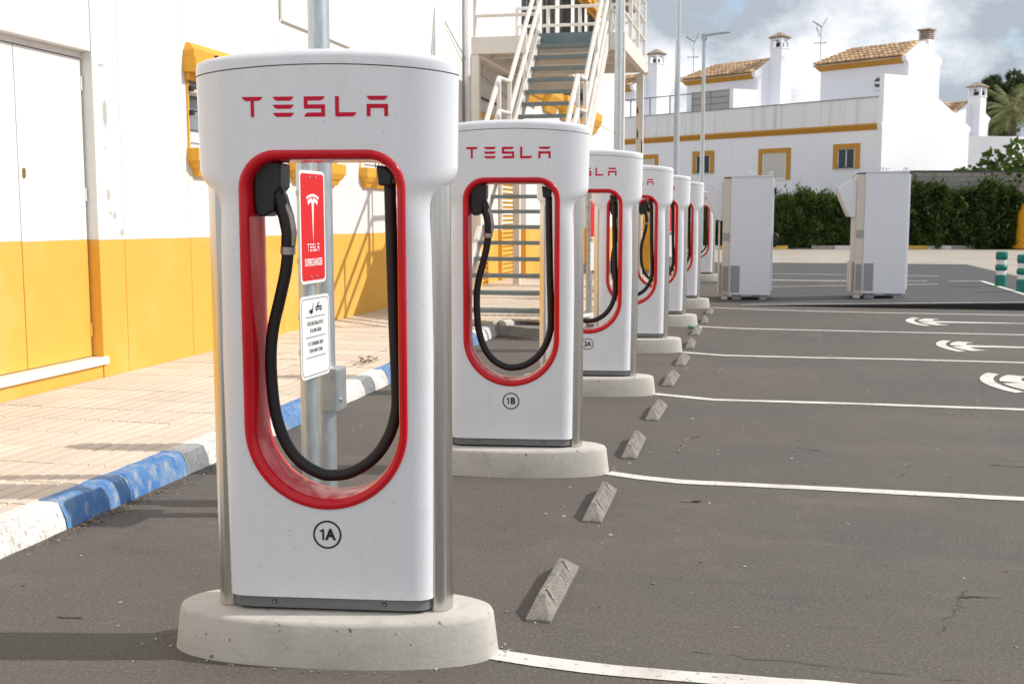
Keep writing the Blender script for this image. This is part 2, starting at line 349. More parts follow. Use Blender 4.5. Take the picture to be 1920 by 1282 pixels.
# painted emblem in the bays: an arc and a long tapering stroke
def emblem_polys():
    arc = [(-.5+i/10, 0) for i in range(11)]
    outer = [(x, -.40*x*x) for x, _ in arc]; inner = [(x*.86, -.072-.44*(x*.86)**2) for x, _ in arc]
    band = outer+inner[::-1]
    low = [(-.41, -.20), (-.30, -.152), (-.18, -.12), (-.055, -.103), (0, -.20), (.055, -.103), (.18, -.12), (.30, -.152), (.41, -.20), (.335, -.315), (.25, -.25), (.10, -.225),
           (.085, -.28), (.0, -1.36), (-.085, -.28), (-.10, -.225), (-.25, -.25), (-.335, -.315)]
    return band, low
def flat_poly(mb, poly, f, m):
    tri = tessellate_polygon([[Vector((p[0], p[1], 0)) for p in poly]])
    mb.add([f(*p) for p in poly], [tuple(t) for t in tri], m)
for (x0, yc, w) in [(1.89, 16.32, 1.28), (1.885, 13.37, 1.16), (1.87, 10.52, 1.24)]:
    e = MB()
    for p in emblem_polys(): flat_poly(e, p, lambda a, b: (x0-b*w*1.25, yc+a*w, .005), line_paint)
    for f_ in range(len(e.f)): e.f[f_] = tuple(e.f[f_])
    e.build('floor_emblem', lot)

# ------------------------------------------------------------------ pavement, tiles, kerb
pav = MB().box((-6, -2, -.02), (-3.32, 14.35, .096), joint_m).box((-6, 14.35, -.02), (-2.3, 26, .095), joint_m).build('pavement'); kind(pav, 'structure')
def tile_mesh():
    t = MB(); h = .1965; prof = [(-h, 0)]; w = 2*h/4
    for k in range(4):
        a = -h+k*w; g = .005; e_ = .006
        prof += [(a+(0 if k == 0 else g), .026), (a+g+e_, .031), (a+w-g-e_, .031), (a+w-(0 if k == 3 else g), .026)]
        if k < 3: prof += [(a+w-g+.001, .020), (a+w+g-.001, .020)]
    prof.append((h, 0))
    n = len(prof); a = [(x, -h, z) for x, z in prof]; b = [(x, h, z) for x, z in prof]
    t.add(a+b, [(i, i+1, n+i+1, n+i) for i in range(n-1)]+[tuple(range(n)), tuple(reversed(range(n, 2*n)))], tile_m)
    return t.mesh('paving_tile')
hv = N(tile_m.node_tree, 'ShaderNodeHueSaturation'); oi = N(tile_m.node_tree, 'ShaderNodeObjectInfo')
_b = tile_m.node_tree.nodes['Principled BSDF']; _src = _b.inputs['Base Color'].links[0].from_socket
tile_m.node_tree.links.new(M(tile_m.node_tree, 'MULTIPLY_ADD', oi.outputs['Random'], .16, .92), hv.inputs['Value'])
tile_m.node_tree.links.new(_src, hv.inputs['Color']); tile_m.node_tree.links.new(hv.outputs[0], _b.inputs['Base Color'])
tm = tile_mesh(); nt_ = 0
for j in range(57):
    y = 2.72+.4*j
    for i in range(5 if y < 14.2 else 7):
        x = -5.1+.4*i
        if x+.2 > -2.25: continue
        if nt_ >= 300: continue
        o = bpy.data.objects.new('paving_tile', tm); C.objects.link(o); o.parent = pav
        o.location = (x+rnd.uniform(-.002, .002), y+rnd.uniform(-.002, .002), .1+rnd.uniform(-.0015, .0025)); o.rotation_euler = (rnd.uniform(-.004, .004), rnd.uniform(-.004, .004), rnd.uniform(-.003, .003))
        nt_ += 1
kerb = bpy.data.objects.new('kerb', None); C.objects.link(kerb); kind(kerb, 'structure')
def kerb_stone(y0, y1, m, seed):
    k = MB(); r_ = random.Random(seed); rows = []
    n = 7
    for i in range(n):
        y = y0+.004+(y1-y0-.008)*i/(n-1); j = lambda: r_.uniform(-.004, .004)
        rows.append([(-3.315, y, -.02), (-3.315, y, .130+j()*.5), (-3.225+j(), y, .131+j()*.5), (-3.195+j(), y, .118+j()), (-3.165+j(), y, .05+j()), (-3.155+j(), y, -.02)])
    k.grid(rows, m); k.add(rows[0], [(0, 1, 2, 3, 4, 5)], m); k.add(rows[-1], [(5, 4, 3, 2, 1, 0)], m)
    return k.build('kerb_stone', kerb, smooth=35)
segs = [(1.15, 'w'), (2.3, 'b'), (3.45, 'w'), (4.6, 'b'), (5.75, 'w'), (6.95, 'b'), (8.1, 'w'), (9.25, 'b'), (10.4, 'w'), (11.4, 'b'), (12.4, 'w'), (13.4, None)]
for i in range(len(segs)-1):
    y0, c_ = segs[i]; y1 = segs[i+1][0]; mm = {'w': kerb_white, 'b': kerb_blue}[c_]
    for k in range(2):
        o = kerb_stone(y0+(y1-y0)*k/2, y0+(y1-y0)*(k+1)/2, mm, i*2+k)
        if c_ == 'b': o['label'] = 'kerb stone painted blue'
for (a, b, m) in [((-3.33, 14.02), (-2.98, 14.75), kerb_white), ((-2.97, 14.78), (-2.55, 14.95), kerb_yellow), ((-2.55, 14.95), (-2.2, 15.6), kerb_white)]:
    a, b = Vector((*a, 0)), Vector((*b, 0)); d = (b-a).normalized(); n = Vector((-d.y, d.x, 0))
    MB().prism([(0, -.02), (0, .125), (.10, .125), (.14, .1), (.16, -.02)], a, -n, (0, 0, 1), d, (b-a).length, m).build('kerb_stone', kerb)
foot = MB().box((-3.42, 13.3, -.02), (-2.3, 13.62, .105), kerb_raw).build('footing', kerb, bevel=.012)
lit = MB()
for i in range(300):
    u = rnd.random(); y = rnd.gauss(4.95, .35) if u < .7 else rnd.uniform(3.6, 13); x = -3.13+abs(rnd.gauss(0, .045)); s = rnd.uniform(.004, .013); a = rnd.uniform(0, 6.28)
    p = [Vector((math.cos(a+t)*s*(1 if k % 2 else .5), math.sin(a+t)*s*(1 if k % 2 else .5), rnd.uniform(.004, .015))) for k, t in enumerate((0, 1.57, 3.14, 4.71))]
    lit.add([(x+q.x, y+q.y, q.z) for q in p], [(0, 1, 2, 3)], litter_m)
for i in range(620):
    x = rnd.uniform(-3, 3.6); y = rnd.uniform(2.6, 15); s = rnd.choice((.003, .005, .006, .009, .012)); a = rnd.uniform(0, 6.28)
    lit.add([(x+math.cos(a+t)*s, y+math.sin(a+t)*s*.6, .002+(.004 if k == 1 else 0)) for k, t in enumerate((0, 1.6, 3.1, 4.7))], [(0, 1, 2, 3)], rnd.choice([litter_m, base_conc, base_conc]))
for cy in (3.51, 6.27, 9.17, 12.13):
    for i in range(70):
        a = rnd.uniform(0, 6.28); k = 1+abs(rnd.gauss(0, .06)); x = -1.4+.565*k*math.cos(a); y = cy+.215*k*math.sin(a)+.07*math.cos(a); s = rnd.uniform(.002, .007)
        lit.add([(x+math.cos(t)*s, y+math.sin(t)*s, .002+rnd.uniform(0, .004)) for t in (0, 1.6, 3.1, 4.7)], [(0, 1, 2, 3)], rnd.choice([base_conc, litter_m, base_conc]))
for i in range(46):
    x = -3.52+rnd.gauss(0, .05); y = 9.62+rnd.gauss(0, .10); s = rnd.uniform(.012, .03); a = rnd.uniform(0, 6.28); z = .135+rnd.uniform(0, .04)
    lit.add([(x+math.cos(a+t)*s, y+math.sin(a+t)*s*.6, z+rnd.uniform(-.008, .012)) for k, t in enumerate((0, 1.6, 3.1, 4.7))], [(0, 1, 2, 3)], litter_m)
lit = lit.build('leaf_litter', recalc=False); kind(lit, 'stuff')

# ------------------------------------------------------------------ charger
WT = [(0, .352), (.2, .353), (1.0, .361), (1.38, .357), (1.45, .356), (1.49, .359), (1.515, .366), (1.535, .379), (1.555, .400), (1.57, .412), (1.585, .420), (1.60, .424), (1.95, .430)]
PT = [(0, 16.), (1.36, 15.), (1.60, 6.6), (1.95, 6.0)]
def itp(T, z):
    for (a, x), (b, y) in zip(T, T[1:]):
        if z <= b: return x+(y-x)*max(0, z-a)/(b-a)
    return T[-1][1]
DD = .095
def depth_at(x, z):
    t = min(1., abs(x)/itp(WT, z)); p = itp(PT, z)
    return DD*math.sqrt(max(0., 1-t**p))
HW, HT, HR, HB = .267, 1.66, .12, .77
def hole(z):
    if z > HT-HR: return HW-HR+math.sqrt(max(0, HR**2-(z-(HT-HR))**2))
    if z < HB: return math.sqrt(max(0, HW**2-(HB-z)**2))
    return HW
ARCH = lambda x: .030*(1-(x/.43)**2)
def letter_polys():
    s = .205
    bar = lambda z: [(0, z+s), (.03, z+s*.72), (.09, z+s*.28), (.18, z), (.82, z), (.91, z+s*.28), (.97, z+s*.72), (1, z+s)]
    chars = [[bar(1-s), [(.42, 0), (.58, 0), (.58, 1-s+.01), (.42, 1-s+.01)]],
             [bar(1-s), bar(.5-s/2), bar(0)],
             [[(0, .5-s/2), (.82, .5-s/2), (.82, s), (.18, s), (.10, s*.8), (.03, s*.3), (0, 0), (1, 0), (1, .5+s/2), (.18, .5+s/2), (.18, 1-s), (.78, 1-s), (.9, 1-s*.7), (.96, 1-s*.35), (1, 1), (0, 1)]],
             [[(0, 0), (.82, 0), (.91, s*.28), (.97, s*.72), (1, s), (.18, s), (.18, 1), (0, 1)]],
             [bar(1-s), [(0, 0), (.18, 0), (.18, .5-s/2), (.82, .5-s/2), (.82, 0), (1, 0), (1, .5+s/2), (0, .5+s/2)]]]
    return chars
def make_charger():
    t = thing('charging_post', 'x', 'charging post')
    # concrete plinth
    def ring(Wd, Dp, z, p=2.3, n=72):
        out = []
        for k in range(n):
            a = 2*math.pi*k/n; c, s = math.cos(a), math.sin(a)
            out.append((Wd*math.copysign(abs(c)**(2/p), c), Dp*math.copysign(abs(s)**(2/p), s), z))
        return out
    b = MB(); b.grid([ring(.556, .202, -.01), ring(.552, .2, .01), ring(.537, .190, .133), ring(.530, .186, .145), ring(.518, .176, .150)], base_conc, True)
    tp = ring(.518, .176, .150); b.add(tp, [tuple(range(len(tp)))], base_conc)
    b.build('plinth', t, smooth=50, merge=1e-5)
    # front and back shell with the stadium opening
    body = MB(); f = [0, .15, .3, .45, .6, .72, .81, .88, .93, .96, .978, .989, .995, .9985, 1]
    zl = sorted(set([round(z, 4) for z in list(np.linspace(.200, .503, 7))]))
    zleg = [HB-HW*math.cos(a) for a in np.linspace(0.0, math.pi/2, 15)]+list(np.linspace(HB+.05, 1.38, 7))+list(np.linspace(1.40, 1.54, 12))+[HT-HR+HR*math.sin(a) for a in np.linspace(.1, math.pi/2, 14)]
    zleg = sorted(zleg)
    for sy in (-1, 1):
        for sx in (-1, 1):
            def P(x, z): return (sx*x, sy*depth_at(x, z), z)
            body.grid([[P(itp(WT, z)*k, z) for k in f] for z in zl], white_speck)
            body.grid([[P(hole(z)+(itp(WT, z)-hole(z))*k, z) for k in f] for z in zleg], white_speck)
            rows = []
            for s_ in np.linspace(0, 1, 9):
                row = []
                for k in f:
                    x = itp(WT, 1.66+s_*.25)*k; zt = 1.897+ARCH(x)
                    z = HT+(zt-HT)*s_; row.append((sx*x, sy*depth_at(x, z), z))
                rows.append(row)
            body.grid(rows, white_speck)
    o = body.build('shell', t, smooth=60, merge=2e-5)
    # cap and its seam
    def pring(ins, dz, z0=1.897):
        out = []; xs_ = [math.sin(a) for a in np.linspace(-math.pi/2, math.pi/2, 41)]
        Wd = .43-ins
        for x_ in xs_: out.append((x_*Wd, -(DD-ins)*math.sqrt(max(0, 1-abs(x_)**6.0)), z0+ARCH(x_*.43)+dz))
        for x_ in xs_[-2:0:-1]: out.append((x_*Wd, (DD-ins)*math.sqrt(max(0, 1-abs(x_)**6.0)), z0+ARCH(x_*.43)+dz))
        return out
    MB().grid([pring(.004, -.01), pring(.004, .008)], seam_m, True).build('seam', t, smooth=80)
    cp = MB(); cp.grid([pring(0, .0035), pring(0, .028), pring(.002, .036), pring(.007, .044), pring(.014, .049), pring(.024, .052), pring(.06, .053)], white_speck, True)
    tp = pring(.06, .053); m = len(tp); cp.grid([[tp[k] for k in range(0, 41)], [tp[0]]+[tp[m-k] for k in range(1, 40)]+[tp[40]]], white_speck)
    cp.build('cap', t, smooth=60, merge=2e-5)
    # red surround and tunnel
    path = []
    for a in np.linspace(-math.pi/2, 0, 19): path.append((HW*math.cos(a), HB+HW*math.sin(a), math.cos(a), math.sin(a)))
    for z in np.linspace(HB+.05, HT-HR-.03, 12): path.append((HW, z, 1, 0))
    for a in np.linspace(0, math.pi/2, 10): path.append((HW-HR+HR*math.cos(a), HT-HR+HR*math.sin(a), math.cos(a), math.sin(a)))
    for x in (.09, .03): path.append((x, HT, 0, 1))
    path = path+[(-x, z, -nx, nz) for x, z, nx, nz in path[-1:0:-1]]
    sec = [(-.003, .006), (-.003, -.003), (.0005, -.0062), (.006, -.0078), (.014, -.0074), (.021, -.0035), (.025, .004), (.0275, .018), (.030, .045)]
    rows = []
    for x, z, nx, nz in path:
        d = depth_at(x, z); pts = [(x-nx*o_, -d+y_, z-nz*o_) for o_, y_ in sec]
        pts += [(x-nx*.0335, 0, z-nz*.0335)]+[(a, -b_, c) for a, b_, c in pts[::-1]]
        rows.append(pts)
    rows.append(rows[0])
    MB().grid(rows, red).build('surround', t, smooth=50, merge=1e-5)
    # side columns
    for sx in (-1, 1):
        c_ = MB(); n = 28
        rows = [[(sx*.357+.043*math.cos(2*math.pi*k/n), .005+.062*math.sin(2*math.pi*k/n), z) for k in range(n)] for z in (.152, 1.575)]
        c_.grid(rows, steel, True); c_.add(rows[0], [tuple(range(n))], steel); c_.add(rows[1], [tuple(range(n))], steel)
        c_.build('side_column', t, smooth=50)
        MB().box((sx*.318, -.045, .16), (sx*.345, .050, 1.53), steel).build('side_channel', t)
    # kick plate
    k = MB(); pl = []
    for z in (.162, .2005):
        row = []
        for x_ in np.linspace(-1, 1, 31):
            x_ = math.sin(x_*math.pi/2); row.append((x_*.345, -.088*math.sqrt(max(0, 1-abs(x_)**14)), z))
        row += [(a, -b_, c) for a, b_, c in row[-2:0:-1]]; pl.append(row)
    k.grid(pl, trim_grey, True); k.add(pl[0], [tuple(range(len(pl[0])))], trim_grey); kp = k.build('kick_plate', t, smooth=50)
    MB().box((-.30, -.065, .149), (.30, .065, .163), black_print).build('gap_shade', t)  # black box paints the shadow in the gap under the kick plate
    for x in (-.185, .185):
        MB().tube([(x, -.080, .182), (x, -.0895, .182)], .0075, dark_iron, 14).tube([(x, -.089, .182), (x, -.093, .182)], .0038, grey_ring, 8).build('bolt', kp, smooth=40)
    # lettering on the head
    H = .063; wL = .068
    def put(let, poly, x0, z0):
        pts = [(x0+a*wL, z0+b_*H) for a, b_ in poly]
        tri = tessellate_polygon([[Vector((p[0], p[1], 0)) for p in pts]])
        let.add([(x, -depth_at(x, z)-.0012, z) for x, z in pts], [tuple(q) for q in tri], red_text)
    for i, ch in enumerate(letter_polys()):
        let = MB()
        for poly in ch: put(let, poly, -.252+i*.1005, 1.766)
        let.build('letter', t)
    # plug holder, socket, handle, cable
    hp = [(-.232, 1.585), (-.222, 1.61), (-.20, 1.625), (-.143, 1.625), (-.145, 1.55), (-.165, 1.525), (-.168, 1.47), (-.195, 1.455), (-.212, 1.452), (-.226, 1.463), (-.234, 1.50)]
    MB().prism(hp, (0, 0, 0), (1, 0, 0), (0, 0, 1), (0, 1, 0), .06, black_pl, -.055).build('plug_holder', t, bevel=.014)
    MB().tube([(-.178, -.012, 1.545), (-.161, -.014, 1.508), (-.140, -.014, 1.455), (-.132, -.012, 1.40), (-.137, -.01, 1.352)], [.030, .0285, .026, .0245, .0225], black_pl, 16).build('plug_handle', t, smooth=60)
    MB().tube([(-.138, -.030, 1.50), (-.118, -.030, 1.455), (-.1105, -.028, 1.40), (-.1145, -.026, 1.358)], [.006, .010, .010, .007], grey_ring, 10).build('handle_trim', t, smooth=60)
    MB().prism([(-.171, 1.53), (-.139, 1.53), (-.129, 1.497), (-.139, 1.478), (-.161, 1.485)], (0, 0, 0), (1, 0, 0), (0, 0, 1), (0, 1, 0), .004, black_pl, -.038).build('latch', t, bevel=.005)
    MB().tube([(-.1368, -.01, 1.354), (-.1378, -.01, 1.330)], .0245, grey_ring, 20).build('collar', t, smooth=40)
    cab = [(-.138, -.01, 1.332), (-.147, -.01, 1.27), (-.169, -.01, 1.18), (-.192, -.01, 1.09), (-.203, -.01, 1.0), (-.201, -.01, .89), (-.189, -.01, .79), (-.157, -.01, .699), (-.110, -.01, .638),
           (-.048, -.01, .602), (.0, -.01, .595), (.064, -.01, .607), (.135, -.008, .652), (.186, -.004, .722), (.214, 0, .81), (.217, 0, .90), (.211, 0, 1.1), (.206, 0, 1.33), (.202, 0, 1.56)]
    pts = []
    for i in range(len(cab)-1):
        p0, p1, p2, p3 = [Vector(cab[max(0, min(len(cab)-1, i+k))]) for k in (-1, 0, 1, 2)]
        for u in (0, .25, .5, .75): pts.append(.5*((2*p1)+(p2-p0)*u+(2*p0-5*p1+4*p2-p3)*u*u+(3*p1-p0-3*p2+p3)*u**3))
    pts.append(Vector(cab[-1]))
    MB().tube(pts, .0195, black_rub, 14).build('cable', t, smooth=80)
    MB().prism([(.165, 1.617), (.172, 1.552), (.215, 1.552), (.219, 1.59), (.19, 1.614)], (0, 0, 0), (1, 0, 0), (0, 0, 1), (0, 1, 0), .04, black_pl, -.04).build('cable_gland', t, bevel=.006)
    return t
CH_A = R(7.4)
proto = make_charger()
def number_label(t, s):
    n = MB(); c0 = (-.001, .416)
    nn = 40; rr = [[], []]
    for k in range(nn+1):
        a = 2*math.pi*k/nn
        for i, r_ in enumerate((.0415, .0475)):
            x, z = c0[0]+r_*math.cos(a), c0[1]+r_*math.sin(a); rr[i].append((x, -depth_at(x, z)-.0012, z))
    n.grid(rr, black_print)
    mt = Matrix(((1, 0, 0, c0[0]+.0105), (0, 0, -1, -DD-.0008), (0, 1, 0, c0[1]-.001), (0, 0, 0, 1)))
    flat_poly(n, [(-.0065, -.0185), (.0, -.0185), (.0, .0185), (-.005, .0185), (-.0155, .0125), (-.0135, .0075), (-.0065, .011)] if s[0] == '1' else [], lambda a, b_: (c0[0]-.0105+a, -DD-.0012, c0[1]+b_), black_print) if s[0] == '1' else text_into(n, s[0], .050, black_print, Matrix(((1, 0, 0, c0[0]-.0155), (0, 0, -1, -DD-.0008), (0, 1, 0, c0[1]-.001), (0, 0, 0, 1))), .92, .0022, depth=.0006)
    text_into(n, s[1], .050, black_print, mt, .92, .0022, depth=.0006)
    n.build('number_label', t)
CH = [(-1.397, 3.513, 'large white charging post nearest the camera, circled 1A above its concrete base', '1A'),
      (-1.397, 6.267, 'white charging post marked with circled 1B, second in the row', '1B'),
      (-1.41, 9.171, 'white charging post marked with circled 2A, third in the row', '2A'),
      (-1.404, 12.134, 'fourth white charging post of the row, just behind the one circled 2A', None),
      (-1.414, 15.066, 'fifth white charging post of the row, second before the gap', None),
      (-1.40, 18.02, 'sixth white charging post of the row, last before the gap, nearest to the white cabinets', None),
      (-1.51, 25.43, 'farthest white charging post, standing alone beyond the gap and half behind the left cabinet', None)]
posts = []
for i, (x, y, lab, num) in enumerate(CH):
    t = proto if i == 0 else copy_tree(proto)
    t.location = (x, y, 0); t.rotation_euler = (0, 0, CH_A)
    tag(t, lab, 'charging post', 'charging posts in a row'); posts.append((t, num))
for t, num in posts:
    if num: number_label(t, num)

# ------------------------------------------------------------------ wheel stops
def stop_mesh():
    L, w, h = .655, .094, .072
    s = MB()
    b0 = [(-w/2, 0), (w/2, 0), (w/2, L), (-w/2, L)]; c0 = [(-w/2, 0), (w/2, 0), (w/2, L), (-w/2, L)]
    r = [(-.020, .105), (.004, .105), (.004, L-.105), (-.020, L-.105)]
    vs = [(x, y, 0) for x, y in b0]+[(x, y, .010) for x, y in c0]+[(x, y, h) for x, y in r]
    fs = [(0, 1, 5, 4), (1, 2, 6, 5), (2, 3, 7, 6), (3, 0, 4, 7), (4, 5, 9, 8), (5, 6, 10, 9), (6, 7, 11, 10), (7, 4, 8, 11), (8, 9, 10, 11)]
    s.add(vs, fs, rubber_stop)
    return s
sl = lambda x: .072-(x-.004)*(.062/.043)
stops = [(-.772, 3.88, 'nearest grey rubber wheel stop, right of the front charging post', 0), (-.782, 5.24, 'second nearest grey wheel stop, just before the second post', 0),
         (-.778, 6.69, 'third grey wheel stop, just past the base of the second post', 0), (-.77, 7.99, 'fourth grey wheel stop, between the second and third posts', 0),
         (-.80, 9.66, 'fifth grey wheel stop, beside the base of the third post', 0), (-.795, 11.0, 'sixth grey wheel stop, just before the fourth post', 0),
         (-.80, 12.45, 'seventh grey wheel stop, beside the base of the fourth post', 0), (-.83, 13.85, 'grey wheel stop with a crushed green bottle lying behind it', 0),
         (-.80, 15.39, 'second farthest grey wheel stop, beside the fifth post', 0), (-.81, 16.8, 'farthest and smallest grey wheel stop, at the foot of the sixth post', 0)]
s0 = None
for i, (x, y, lab, _) in enumerate(stops):
    if s0 is None:
        s0 = thing('wheel_stop', lab, 'wheel stop', (x, y, 0))
        stop_mesh().build('stop_body', s0, bevel=.005)
        for py_ in (.15, .50):
            q = MB(); q.prism([(-.028, -.006), (.0, -.008), (.012, 0), (.0, .008), (-.028, .006)], (.018, py_, sl(.018)+.0005), (.57, 0, -.82), (0, 1, 0), (.82, 0, .57), .0012, dark_iron)
            q.build('bolt_recess', s0)
            MB().tube([(.026, py_, sl(.026)-.004), (.030, py_, sl(.026)+.003)], .006, galv, 10).build('bolt', s0)
        q = MB()
        for yy in (.20, .235, .28, .33, .37, .41, .45):
            q.box((.012, yy, sl(.012)-.02), (.016, yy+.006, sl(.012)-.002), dark_iron); q.box((.036, yy, sl(.036)-.02), (.040, yy+.006, sl(.036)-.002), dark_iron)
        for yy in (.39, .43): q.prism([(0, 0), (.036, 0), (.036, .004), (0, .004)], (.014, yy, sl(.014)+.0004), (.57, 0, -.82), (0, 1, 0), (.82, 0, .57), .0006, dark_iron)
        kind(q.build('reflector_holes', s0), 'stuff')
        t = s0
    else: t = copy_tree(s0)
    t.location = (x, y, 0); t.rotation_euler = (0, 0, R(rnd.uniform(-1.5, 1.5)))
    tag(t, lab, 'wheel stop', 'wheel stops along the bays')
bt = thing('bottle', 'crushed green plastic bottle on the asphalt beside a wheel stop', 'bottle', (-.88, 14.62, 0), R(20))
g_m = mat('bottle_green', (.12, .30, .17), .3)
MB().tube([(-.08, 0, .03), (-.06, 0, .035), (0, .01, .022), (.05, 0, .036), (.075, 0, .02)], [.016, .027, .016, .026, .010], g_m, 12).build('bottle_body', bt, smooth=70)
MB().tube([(.074, 0, .02), (.095, 0, .018)], .014, white_band, 10).build('bottle_cap', bt, smooth=40)

# ------------------------------------------------------------------ lamps and sign posts
def street_lamp(x, y, h, r, lab, box=False, base=True):
    t = thing('street_lamp', lab, 'street lamp', (x, y, 0), 0, 'galvanised lamp posts behind the charging posts')
    MB().tube([(0, 0, 0), (0, 0, h*.45), (0, 0, h)], [r, r*.97, r*.72], galv, 28).build('pole', t, smooth=50)
    MB().tube([(0, 0, h-.02), (0, 0, h+.13)], r*1.15, galv_dull, 16).build('lamp_socket', t, smooth=50)
    MB().prism([(0, .02), (.30, .055), (.62, .085), (.63, .115), (.40, .115), (.24, .095), (-.03, .07)], (-.02, -.055, h+.05), (1, 0, 0), (0, 0, 1), (0, 1, 0), .11, galv_dull).build('lamp_head', t, bevel=.012)
    if base: MB().box((-.12, -.12, 0), (.12, .12, .012), galv_dull).build('base_plate', t)
    if box:
        b = MB().box((.01, -.075, .485), (.092, .055, .70), galv_dull).build('junction_box', t, bevel=.004)
        MB().box((.0925, -.065, .495), (.096, .045, .69), galv).build('box_lid', b, bevel=.002)
        MB().tube([(.096, -.035, .54), (.106, -.035, .54)], .010, galv, 10).build('lock', b)
        MB().tube([(.06, -.076, .66), (.06, -.083, .66)], .006, galv, 10).build('bolt', b)
    return t
street_lamp(-2.157, 5.33, 5.75, .0535, 'galvanised lamp post behind the front charging post, with a small junction box', True)
street_lamp(-2.0, 15.5, 5.9, .056, 'thick galvanised lamp post rising in front of the staircase')
street_lamp(-1.68, 21.5, 6.2, .056, 'plain galvanised lamp post right of the staircase, top out of frame')
street_lamp(-1.58, 28.2, 5.62, .056, 'farthest lamp post, its whole lamp head visible against the houses')
def rrect(w, h, r, n=6):
    out = []
    for cx, cy, a0 in ((w/2-r, h/2-r, 0), (-w/2+r, h/2-r, 90), (-w/2+r, -h/2+r, 180), (w/2-r, -h/2+r, 270)):
        for k in range(n+1): a = R(a0+90*k/n); out.append((cx+r*math.cos(a), cy+r*math.sin(a)))
    return out
def sign_post(x, y, h, a_red, a_white, lab, full=True):
    t = thing('sign_post', lab, 'sign post', (x, y, 0), 0, 'sign posts with a red and a white plate')
    MB().tube([(0, 0, 0), (0, 0, h)], .0435, galv, 26).build('post', t, smooth=50)
    def frame(a, dx, dy, zc):       # local sign frame: ex along the plate, ez normal
        ex = Vector((-math.sin(a), math.cos(a), 0)); nz = Vector((math.cos(a), math.sin(a), 0))
        o = Vector((dx, dy, zc)); return o, ex, nz
    def plate(name, w, h_, r, a, dx, dy, zc, m):
        o, ex, nz = frame(a, dx, dy, zc)
        return MB().prism(rrect(w, h_, r), o, ex, (0, 0, 1), nz, .004, m).build(name, t), o, ex, nz
    def mtx(o, ex, nz, u, v, d):
        p = o+ex*u+Vector((0, 0, v))+nz*d
        return Matrix(((ex.x, 0, nz.x, p.x), (ex.y, 0, nz.y, p.y), (0, 1, 0, p.z), (0, 0, 0, 1)))
    p1, o, ex, nz = plate('red_plate', .305, .525, .03, a_red, .046, -.04, 1.40, sign_white)
    MB().prism(rrect(.277, .497, .02), o, ex, (0, 0, 1), nz, .0048, sign_red, .0035).build('red_field', p1)
    if full:
        q = MB()
        for poly in emblem_polys(): flat_poly(q, poly, lambda a, b_: o+ex*(a*.155)+Vector((0, 0, .155+b_*.17))+nz*.0054, sign_white)
        H, wL, s = .038, .022, .205
        for i, ch in enumerate(letter_polys()):
            for poly in ch: flat_poly(q, poly, lambda a, b_: o+ex*(-.071+i*.030+a*.0215)+Vector((0, 0, -.112+b_*.036))+nz*.0054, sign_white)
        text_into(q, 'SUPERCHARGER', .048, sign_white, mtx(o, ex, nz, 0, -.165, .0054), .60, .0012, depth=.0003)
        q.build('lettering', p1)
        for u in (-.035, .035):
            for v in (.232, -.232): MB().tube([o+ex*u+Vector((0, 0, v))+nz*.004, o+ex*u+Vector((0, 0, v))+nz*.009], .0065, galv, 10).build('bolt', p1)
    p2, o2, ex2, nz2 = plate('white_plate', .33, .39, .035, a_white, .050, -.04, .885, sign_white)
    if full:
        q = MB(); up_ = Vector((0, 0, 1))
        a_ = rrect(.305, .365, .028); b_ = rrect(.299, .359, .025); n = len(a_)
        q.grid([[o2+ex2*x_+up_*y_+nz2*.0048 for x_, y_ in a_+a_[:1]], [o2+ex2*x_+up_*y_+nz2*.0048 for x_, y_ in b_+b_[:1]]], black_print)
        for v in (.095, .0, -.095): q.prism([(-.11, v-.0015), (.11, v-.0015), (.11, v+.0015), (-.11, v+.0015)], o2, ex2, up_, nz2, .005, black_print, .0045)
        for s_, v in (('SOLO RECARGA DE V.E.', .064), ('SE LLAMA GRÚA', .030), ('E.V. CHARGING ONLY', -.032), ('TOW AWAY ZONE', -.066)):
            text_into(q, s_, .026, black_print, mtx(o2, ex2, nz2, 0, v, .0048), .66, 0, depth=.0003)
        car = [(0, 0), (.010, 0), (.014, -.007), (.021, -.007), (.025, 0), (.052, 0), (.056, -.007), (.063, -.007), (.067, 0), (.076, 0), (.076, .013), (.060, .016), (.050, .031), (.026, .031), (.016, .016), (0, .013)]
        trk = [(-.066, -.010), (-.050, -.010), (-.046, -.017), (-.040, -.017), (-.036, -.010), (-.026, -.010), (-.028, .004), (-.018, .034), (-.022, .035), (-.036, .006), (-.066, .004)]
        for poly in (car, trk):
            tri = tessellate_polygon([[Vector((p[0], p[1], 0)) for p in poly]])
            q.add([o2+ex2*p[0]+up_*(p[1]*1.1+.125)+nz2*.0048 for p in poly], [tuple(k) for k in tri], black_print)
        for poly in ([(.030, .017), (.036, .017), (.036, .028), (.0315, .028)], [(.040, .017), (.056, .017), (.048, .028), (.040, .028)], [(.004, .005), (.072, .005), (.072, .008), (.004, .008)]):
            q.add([o2+ex2*p[0]+up_*(p[1]*1.1+.125)+nz2*.0053 for p in poly], [(0, 1, 2, 3)], sign_white)
        q.build('lettering', p2)
    for z in (1.24, 1.56, .80, .97):
        MB().tube([(0, 0, z-.012), (0, 0, z+.012)], .047, galv_dull, 20).build('clamp', t, smooth=50)
    return t
sign_post(-2.137, 5.08, 2.2, R(0), R(-2), 'sign post behind the front charging post, red plate above a white plate')
sign_post(-2.40, 15.65, 2.2, R(-4), R(-4), 'sign post beside the thick lamp post, seen between second and third charging posts', False)
sign_post(-1.74, 21.1, 2.2, R(-30), R(-30), 'sign post with a red plate seen through the fifth charging post', False)

